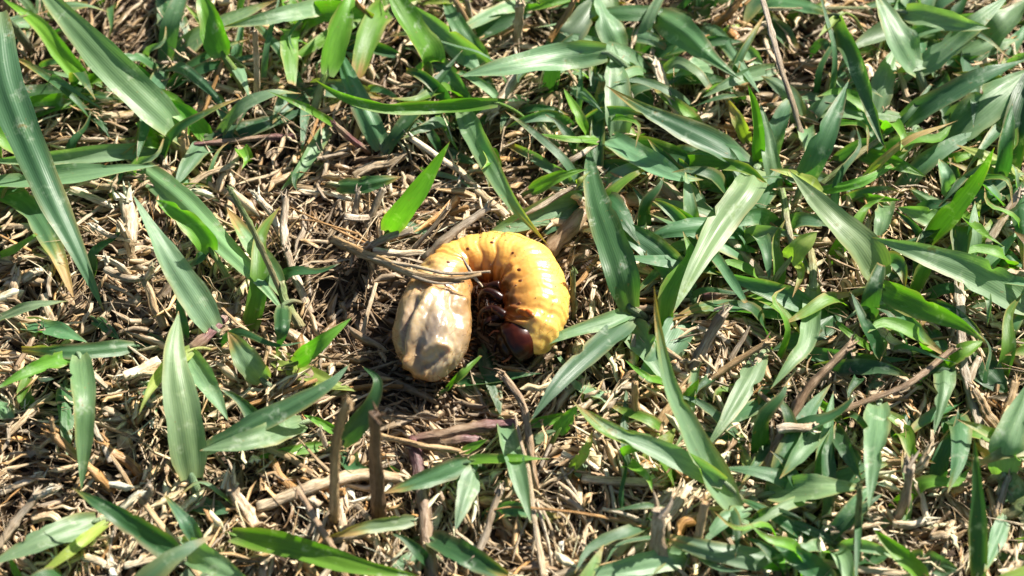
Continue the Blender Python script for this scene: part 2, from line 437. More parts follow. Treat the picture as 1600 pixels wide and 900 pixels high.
    base = at(750, 480, 0.0); root.location = Vector(base) * MM
    root['label'] = 'plump yellow curled beetle grub with pale swollen rear lying on the straw'
    root['category'] = 'grub'
    off = Vector(base)
    def child(name, me, parent=None, **kw):
        o = link(name, me, parent or root, **kw)
        if parent is None: me.transform(__import__('mathutils').Matrix.Translation(-off * MM))
        return o
    # body: close both ends with the tiny end rings
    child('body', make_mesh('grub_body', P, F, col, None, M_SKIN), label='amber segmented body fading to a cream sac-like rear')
    bvh = BVHTree.FromPolygons([Vector(p) for p in P], [tuple(f) for f in F])
    def on_body(x, y):
        d = Vector(ray(x, y)).normalized()
        loc, nor, i, dist = bvh.ray_cast(Vector(CAM), d)
        return loc, nor
    # breathing pores
    for cx, cy, r in ((395, 252, 2.6), (480, 193, 2.8), (587, 165, 2.8), (678, 211, 2.3), (706, 285, 3.2), (712, 333, 3.2), (706, 433, 3.0), (640, 318, 1.6)):
        loc, nor = on_body(*Z(cx, cy))
        if loc is None: continue
        loc, nor = np.array(loc), np.array(nor)
        if nor @ FWD > 0: nor = -nor
        t1 = unit(np.cross(nor, np.array([0.2, 1, 0.3]))); t2 = np.cross(nor, t1)
        rings = []
        for k in range(6):
            f = k / 5 * math.pi / 2
            rr = r * KPX * math.cos(f) + 1e-3; hh = r * KPX * 0.55 * math.sin(f) - 0.03
            aa = np.arange(12) / 12 * 2 * math.pi
            rings.append(loc + t1 * rr * np.cos(aa)[:, None] * 1.15 + t2 * rr * np.sin(aa)[:, None] * 0.85 + nor * hh)
        VV = np.vstack(rings); cc = np.tile(np.array([0.16, 0.045, 0.012]), (len(VV), 1)); cc[:24] = (0.34, 0.13, 0.03)
        child('spiracle', make_mesh('spiracle', VV, grid_faces(6, 12, True), cc, None, M_CHITIN))
    # the orange shield behind the head, following the skin
    rings = []
    for k in range(7):
        f = k / 6
        for j in range(22):
            aa = j / 22 * 2 * math.pi
            x = 821 + 15.5 * (1 - f) * math.cos(aa) + 2.5 * math.sin(aa) * (1 - f); y = 489 + 7.6 * (1 - f) * math.sin(aa) + 3.5 * math.cos(aa) * (1 - f)
            loc, nor = on_body(x, y)
            loc, nor = np.array(loc), np.array(nor)
            if nor @ FWD > 0: nor = -nor
            rings.append(loc + nor * (-0.03 + 0.42 * math.sin(min(1, f * 2.2) * math.pi / 2) - 0.10 * f))
    cc = np.tile(np.array([0.62, 0.17, 0.022]), (len(rings), 1)); cc[:44] = (0.72, 0.40, 0.10)
    child('thoracic_shield', make_mesh('thoracic_shield', np.array(rings), grid_faces(7, 22, True), cc, None, M_CHITIN), label='small orange-red plate behind the head')
    # head capsule: a shaped dome with brow ridges and a clypeus
    hc = at(808, 531, 5.3); n1, n2 = 40, 48
    ax = unit(at(778, 548, 4.2) - hc)                     # where the face points
    sx = unit(np.cross(ax, np.array([0, 0, 1.0]))); nz_ = np.cross(sx, ax)
    f = np.linspace(0, math.pi, n1)[:, None]; g = (np.arange(n2) / n2 * 2 * math.pi)[None, :]
    ex, ey, ez = 3.1, 3.1, 2.95
    px_ = np.cos(f) * np.ones_like(g); py_ = np.sin(f) * np.cos(g); pz_ = np.sin(f) * np.sin(g)
    k = 1 - 0.10 * np.exp(-((py_) / 0.10) ** 2) * np.clip(px_ + 0.3, 0, 1) - 0.10 * np.exp(-((px_ - 0.55) / 0.09) ** 2) + 0.05 * np.exp(-((px_ - 0.3) / 0.12) ** 2)
    HV = hc + (ax * (px_ * ex * k)[..., None] + sx * (py_ * ey * k)[..., None] + nz_ * (pz_ * ez * k)[..., None])
    hk = np.clip((0.25 - px_) / 0.7, 0, 1)[..., None]
    hcol = (np.array([0.012, 0.004, 0.002]) * (1 - hk) + np.array([0.060, 0.009, 0.002]) * hk) * np.ones((n1, n2, 1))
    head = child('head_capsule', make_mesh('head_capsule', HV.reshape(-1, 3), grid_faces(n1, n2, True), hcol.reshape(-1, 3), None, M_CHITIN), label='glossy dark red-brown head capsule')
    def limb(name, pts, r0, r1, colr, parent=None, bulge=0.0, mat=M_CHITIN, sides=10):
        Cc = catmull(np.array(pts), 22); t = np.linspace(0, 1, 22)
        Rr = r0 + (r1 - r0) * t + bulge * np.abs(np.sin(t * math.pi * 3)) * (1 - t)
        return tube_mesh(name, Cc, Rr, colr, mat, sides=sides)
    for sgn in (-1, 1):
        b0 = hc + ax * 2.0 + sx * 0.95 * sgn - nz_ * 0.3
        me = limb('mandible', [b0, b0 + ax * 0.9 + sx * 0.35 * sgn, b0 + ax * 1.55 - sx * 0.25 * sgn, b0 + ax * 1.7 - sx * 0.75 * sgn], 0.62, 0.15, (0.02, 0.008, 0.006))
        me.transform(__import__('mathutils').Matrix.Translation(-off * MM)); m_ = link('mandible', me, head)
        b1 = hc + ax * 1.3 + sx * 1.9 * sgn + nz_ * 0.6
        me = limb('antenna', [b1, b1 + ax * 0.9 + sx * 0.6 * sgn + nz_ * 0.3, b1 + ax * 1.9 + sx * 0.5 * sgn + nz_ * 0.2], 0.2, 0.1, (0.30, 0.10, 0.03), sides=8)
        me.transform(__import__('mathutils').Matrix.Translation(-off * MM)); link('antenna', me, head)
    # six dark legs folded into the hollow of the curl
    legs = [((791, 492), (768, 480), (752, 488), (748, 500), 8.3), ((790, 472), (764, 458), (747, 464), (742, 478), 8.0), ((784, 452), (762, 442), (744, 446), (737, 460), 7.4),
            ((789, 500), (770, 498), (757, 508), (755, 520), 5.0), ((788, 480), (766, 474), (752, 482), (747, 494), 4.6), ((784, 462), (762, 456), (748, 462), (741, 472), 4.2)]
    for p0, p1, p2, p3, h in legs:
        pts = [at(*p0, h), at(*p1, h + 0.7), at(*p2, h + 0.1), at(*p3, h - 1.6)]
        lg = child('leg', limb('leg', [p + rng.normal(0, 0.35, 3) for p in pts], 0.66, 0.12, (0.030, 0.008, 0.003), bulge=0.12))
        hv, hf, base_i = [], [], 0
        for i in range(34):
            t = rng.uniform(0.15, 0.95); c0 = catmull(np.array(pts), 40)[int(t * 39)]
            d = unit(rng.normal(0, 1, 3)); e = unit(np.cross(d, [0.3, 0.2, 1]))
            a0 = c0 + d * 0.2; b0 = c0 + d * rng.uniform(0.9, 1.6)
            quad = [a0 - e * 0.025, a0 + e * 0.025, b0 + e * 0.006, b0 - e * 0.006]
            e2 = np.cross(d, e); quad2 = [a0 - e2 * 0.025, a0 + e2 * 0.025, b0 + e2 * 0.006, b0 - e2 * 0.006]
            hv += quad + quad2; hf += [[base_i, base_i + 1, base_i + 2, base_i + 3], [base_i + 4, base_i + 5, base_i + 6, base_i + 7]]; base_i += 8
        me = make_mesh('leg_hairs', np.array(hv), np.array(hf), np.tile((0.22, 0.08, 0.02), (len(hv), 1)), None, M_CHITIN, False)
        me.transform(__import__('mathutils').Matrix.Translation(-off * MM)); link('leg_hairs', me, lg, kind='stuff')
    # fine bristles round the rear and along the back
    hv, hf, b = [], [], 0
    idx = np.concatenate([rng.choice(np.nonzero(uf > 0.86)[0], 330), rng.choice(np.nonzero((uf < 0.65) & (sf > 0.2))[0], 150)])
    for i in idx:
        d = unit(D[i] + rng.normal(0, 0.35, 3)); e = unit(np.cross(d, [0.3, 0.2, 1])); ln = rng.uniform(0.5, 1.3)
        for ee in (e, np.cross(d, e)):
            hv += [P[i] - ee * 0.03 - d * 0.05, P[i] + ee * 0.03 - d * 0.05, P[i] + d * ln + ee * 0.006, P[i] + d * ln - ee * 0.006]
            hf.append([b, b + 1, b + 2, b + 3]); b += 4
    child('bristles', make_mesh('bristles', np.array(hv), np.array(hf), np.tile((0.42, 0.20, 0.05), (len(hv), 1)), None, M_CHITIN, False), kind='stuff')
    return bvh, P
GRUB_BVH, GRUB_P = build_grub()
GRUB_XY = GRUB_P[:, :2]
def near_grub(x, y, r=0.0):
    """is the spot (mm) under the grub or within r of it"""
    return (((GRUB_XY - np.array([x, y])) ** 2).sum(1).min()) < (0.35 + r) ** 2
# ---------------------------------------------------------------- grass blades
LAYER = {'L': (1.6, 2.8, 3.0, 2.4), 'M': (2.4, 5.2, 6.4, 5.6), 'H': (3.6, 8.5, 11.0, 10.5), 'U': (3.0, 9.0, 15.0, 21.0),
         'D': (11.0, 9.5, 6.5, 3.2)}       # D: base held high, tip bent down to the straw

def layer_h(layer, n):
    v = LAYER[layer]
    return np.interp(np.linspace(0, 1, n), [0, .35, .7, 1], v)

def profile(t, blunt):
    up = 0.62 + 0.38 * np.sin(np.clip(t / 0.20, 0, 1) * math.pi / 2)
    k = np.clip((t - 0.25) / 0.75, 0, 1)
    dn = np.maximum(1 - k ** blunt, 0.0)
    return np.maximum(up * dn, 0.015)

def blade_geometry(P, wmm, hue, dry, seed, fold=None, roll=None, n=30, m=11, cut=False, blunt=None):
    r = np.random.default_rng(seed)
    C = catmull(P, n); t = np.linspace(0, 1, n)
    T = unit(np.gradient(C, axis=0))
    N0 = unit(0.55 * np.array([0, 0, 1.0]) + 0.45 * unit(CAM - C))
    S = unit(np.cross(T, N0)); N = np.cross(S, T)
    if roll is None: roll = r.uniform(-26, 26)
    rl = np.radians(roll + r.uniform(-45, 45) * (t - 0.4))[:, None]
    S, N = S * np.cos(rl) + N * np.sin(rl), N * np.cos(rl) - S * np.sin(rl)
    u = np.linspace(-1, 1, m)
    w = wmm * 0.5 * profile(t, blunt or r.uniform(1.4, 2.6))
    if cut: w = np.maximum(w, wmm * 0.5 * profile(t * 0.82, 2.2))       # mown off
    if fold is None: fold = r.choice([0.16, 0.28, 0.45, 0.62, -0.12, -0.25])
    # uneven edge and slow ripples
    ph = r.uniform(0, 6.28, 4)
    edge = 1 + 0.035 * np.sin(t * 19 + ph[0])[:, None] * (np.abs(u) > 0.9) + 0.02 * np.sin(t * 43 + ph[3])[:, None] * (np.abs(u) > 0.9)
    if r.random() < 0.45:                       # bites and tears in the margin
        for q in range(r.integers(1, 4)):
            c0, sg, dp = r.uniform(0.2, 0.95), r.choice([-1, 1]), r.uniform(0.12, 0.5)
            edge = edge - dp * np.exp(-((t - c0) / r.uniform(0.012, 0.05)) ** 2)[:, None] * np.clip((u * sg - 0.55) / 0.4, 0, 1)
    rip = (0.16 * np.sin(t * 9 + ph[1])[:, None] * u + 0.07 * np.sin(t * 15 + ph[2])[:, None] * u ** 2) * w[:, None]
    prof = np.sqrt(u ** 2 + 0.012) - 0.11
    curl = fold * prof + 0.07 * np.cos(u * math.pi * 2.0)
    V = C[:, None, :] + S[:, None, :] * (u[None, :, None] * w[:, None, None] * edge[..., None]) + N[:, None, :] * (curl[None, :] * w[:, None] + rip)[..., None]
    # pigment: hue, paler base, dried tip and margins
    base = np.array(HUE[hue]) * r.uniform(0.85, 1.18) * (1 + r.normal(0, 0.06, 3))
    col = np.tile(base, (n, m, 1)).astype(float)
    tt = np.broadcast_to(t[:, None], (n, m)); uu = np.broadcast_to(u[None, :], (n, m))
    def bl(c, d, k): return c * (1 - k[..., None]) + np.asarray(d) * k[..., None]
    col = bl(col, (0.26, 0.32, 0.14), np.clip(1 - tt / 0.10, 0, 1) * 0.6)
    tan = np.array((0.46, 0.32, 0.13)); rust = np.array((0.36, 0.17, 0.045))
    jit = 0.05 * np.sin(uu * 5 + ph[0]) + 0.03 * np.sin(uu * 11 + ph[1])
    start = 1.0 - 0.03 - 0.85 * dry
    kt = np.clip((tt + jit - start) / 0.09, 0, 1) if dry > 0.02 else np.clip((tt - 0.975) / 0.02, 0, 1)
    sd_ = 1 if r.random() < 0.5 else -1
    ke = np.clip((np.abs(uu) - 0.74) / 0.2, 0, 1) * np.clip(0.25 + 2.4 * dry + 0.5 * np.sin(tt * 8 + ph[2]), 0, 1) * np.where(uu * sd_ > 0, 1, 0.45)
    col = bl(col, (0.42, 0.34, 0.13), ke * 0.9)
    col = bl(col, np.array((0.30, 0.31, 0.06)), np.clip((tt + jit - start + 0.10) / 0.10, 0, 1) * (0.55 if dry > 0.02 else 0))
    col = bl(col, tan, kt); col = bl(col, rust, kt * np.clip((tt - 0.80) / 0.2, 0, 1) * 0.55)
    if hue in 'dg' and r.random() < 0.3:
        col = bl(col, (0.19, 0.09, 0.10), ke * 0.7)
    UV = np.stack(np.broadcast_arrays((u[None, :] + 1) / 2, t[:, None] * 3 + seed % 17), -1)
    return V.reshape(-1, 3), grid_faces(n, m), col.reshape(-1, 3), UV.reshape(-1, 2), C, T

def sheath_mesh(P0, T0, wmm, hue, seed):
    """the folded leaf base that carries the blade down into the thatch"""
    r = np.random.default_rng(seed + 999)
    h = max(P0[2], 0.5)
    back = unit((-T0 * np.array([1, 1, 0.3])) + np.array([0, 0, -0.35]) + np.append(r.normal(0, 0.25, 2), 0))
    run = min(1.0 + h * 0.9, 7.0)
    p1 = P0 + back * run * 0.45; p1[2] = max(P0[2] * 0.62, 0.3)
    p2 = P0 + back * run; p2[2] = -1.2
    C = catmull(np.array([P0 + T0 * 0.9, P0, p1, p2]), 12)
    rr = np.clip(wmm * 0.16, 0.28, 0.75)
    R = rr * np.array([0.35, 0.75, 0.9, 1, 1.02, 1.05, 1.05, 1.08, 1.1, 1.1, 1.1, 1.1])
    c0 = np.array(HUE[hue]) * 1.1; c1 = np.array(STRAW[['e', 'p', 'v', 't', 'e', 'n'][seed % 6]])
    k = np.linspace(0, 1, 12)[:, None] ** 1.2
    return tube_mesh('sheath', C, R, c0 * (1 - k) + c1 * k, M_STRAW, sides=8, squash=0.75)

BLADE_SPECS = []      # filled from the table below
def parse_blades(text):
    for line in text.strip().splitlines():
        if not line.strip(): continue
        head, pts, *lab = [q.strip() for q in line.split('|')]
        f = head.split()
        shoot = None
        if f[0].startswith('@'): shoot = f.pop(0)[1:]
        layer, hue, wpx, dry = f[0], f[1], float(f[2]), float(f[3])
        opt = dict(q.split('=') for q in f[4:])
        P = []
        for q in pts.split():
            v = [float(e) for e in q.split(',')]
            P.append(v)
        BLADE_SPECS.append((shoot, layer, hue, wpx, dry, opt, P, lab[0] if lab and lab[0] else None))

LANDMARKS = [("the grub's pale rear", 650, 570), ("the grub's dark head", 830, 560), ("the grub's arched back", 790, 350), ('the charred upright stub', 588, 730),
             ('the purple runner', 710, 670), ('the bleached broken node', 205, 425), ('the forked orange twig', 110, 700), ('the grey stalk lying over the grub', 580, 400),
             ('the long grey runner', 1502, 520), ('the flaky brown twig', 1235, 665), ('the splayed pale fibres', 838, 790), ('the drooping folded blade', 1345, 120),
             ('the hanging translucent blade', 645, 60), ('the dew-speckled blade', 1480, 420), ('the speckled waxy blade', 830, 103), ('the pale slanting runner', 1107, 350),
             ('the orange straw thread', 920, 805), ('the upright jointed tan stem', 525, 740), ('the thick pale straw tube', 970, 752), ('the frayed grey stub', 1415, 780),
             ('the long scuffed blade', 75, 290), ('the broad tapering waxy blade', 190, 120), ('the purple jointed stolon', 335, 515), ('the tan-tipped arching blade', 1060, 200),
             ('the thin wiry green stalk', 1228, 130), ('the golden-edged tall blade', 1060, 650), ('the forked grey stick', 30, 810), ('the orange dead blade', 1420, 220)]
def where(x, y):
    i = min(LANDMARKS, key=lambda q: (q[1] - x) ** 2 + (q[2] - y) ** 2)
    return i[0], math.hypot(i[1] - x, i[2] - y)
NEAR_WORD = lambda d: 'beside' if d < 75 else 'near'

def auto_label(layer, hue, wpx, dry, P, kind='blade'):
    Q = np.array([p[:2] for p in P]); ln = np.linalg.norm(np.diff(Q, axis=0), axis=1).sum()
    mid = Q.mean(0); lm, d = where(*mid)
    size = ('long ' if ln > 150 else 'short ' if ln < 75 else '') + ('broad ' if wpx >= 36 else 'narrow ' if wpx <= 17 else '')
    state = ' with dried tip' if 0.12 < dry < 0.6 else ' mostly dried' if dry >= 0.6 else ''
    pose = {'L': ' lying low', 'M': '', 'H': ' raised', 'U': ' standing up', 'D': ' arching down'}[layer]
    return f"{size}{HUE_WORD[hue]} grass blade{state}{pose} {NEAR_WORD(d)} {lm}".strip()

def build_blades():
    shoots = {}; seed = 100
    for shoot, layer, hue, wpx, dry, opt, P, lab in BLADE_SPECS:
        seed += 1
        hs = layer_h(layer, len(P))
        P3 = np.array([at(p[0], p[1], p[2] if len(p) > 2 else h) for p, h in zip(P, hs)])
        dep = np.linalg.norm(P3[len(P3) // 2] - CAM) / DIST
        wmm = wpx * KPX * dep * 0.97
        V, F, C, UV, Cn, T = blade_geometry(P3, wmm, hue, dry, seed, float(opt['f']) if 'f' in opt else None, float(opt['r']) if 'r' in opt else None, cut=(lab is None and not shoot and seed % 6 == 0), blunt=float(opt['b']) if 'b' in opt else None)
        me = make_mesh('grass_blade', V, F, C, UV, M_BLADE)
        sh = None if 'ns' in opt else sheath_mesh(Cn[0], T[0], wmm, hue, seed)
        base = Cn[0].copy(); base[2] = 0
        Tm = __import__('mathutils').Matrix.Translation
        if shoot:
            if shoot not in shoots:
                e = bpy.data.objects.new('grass_shoot', None); COL.objects.link(e); e.location = Vector(base) * MM
                shoots[shoot] = e
            root = shoots[shoot]
            if lab: root['label'] = lab; root['category'] = 'grass shoot'
            for nm, q in (('blade', me), ('sheath', sh)):
                if q is None: continue
                q.transform(Tm(-root.location)); link(nm, q, root)
        else:
            e = bpy.data.objects.new('grass_shoot', None); COL.objects.link(e); e.location = Vector(base) * MM
            e['label'] = lab or auto_label(layer, hue, wpx, dry, P); e['category'] = 'grass shoot'
            if not lab: e['group'] = 'grass blades growing through the straw'
            for nm, q in (('blade', me), ('sheath', sh)):
                if q is None: continue
                q.transform(Tm(-e.location)); link(nm, q, e)
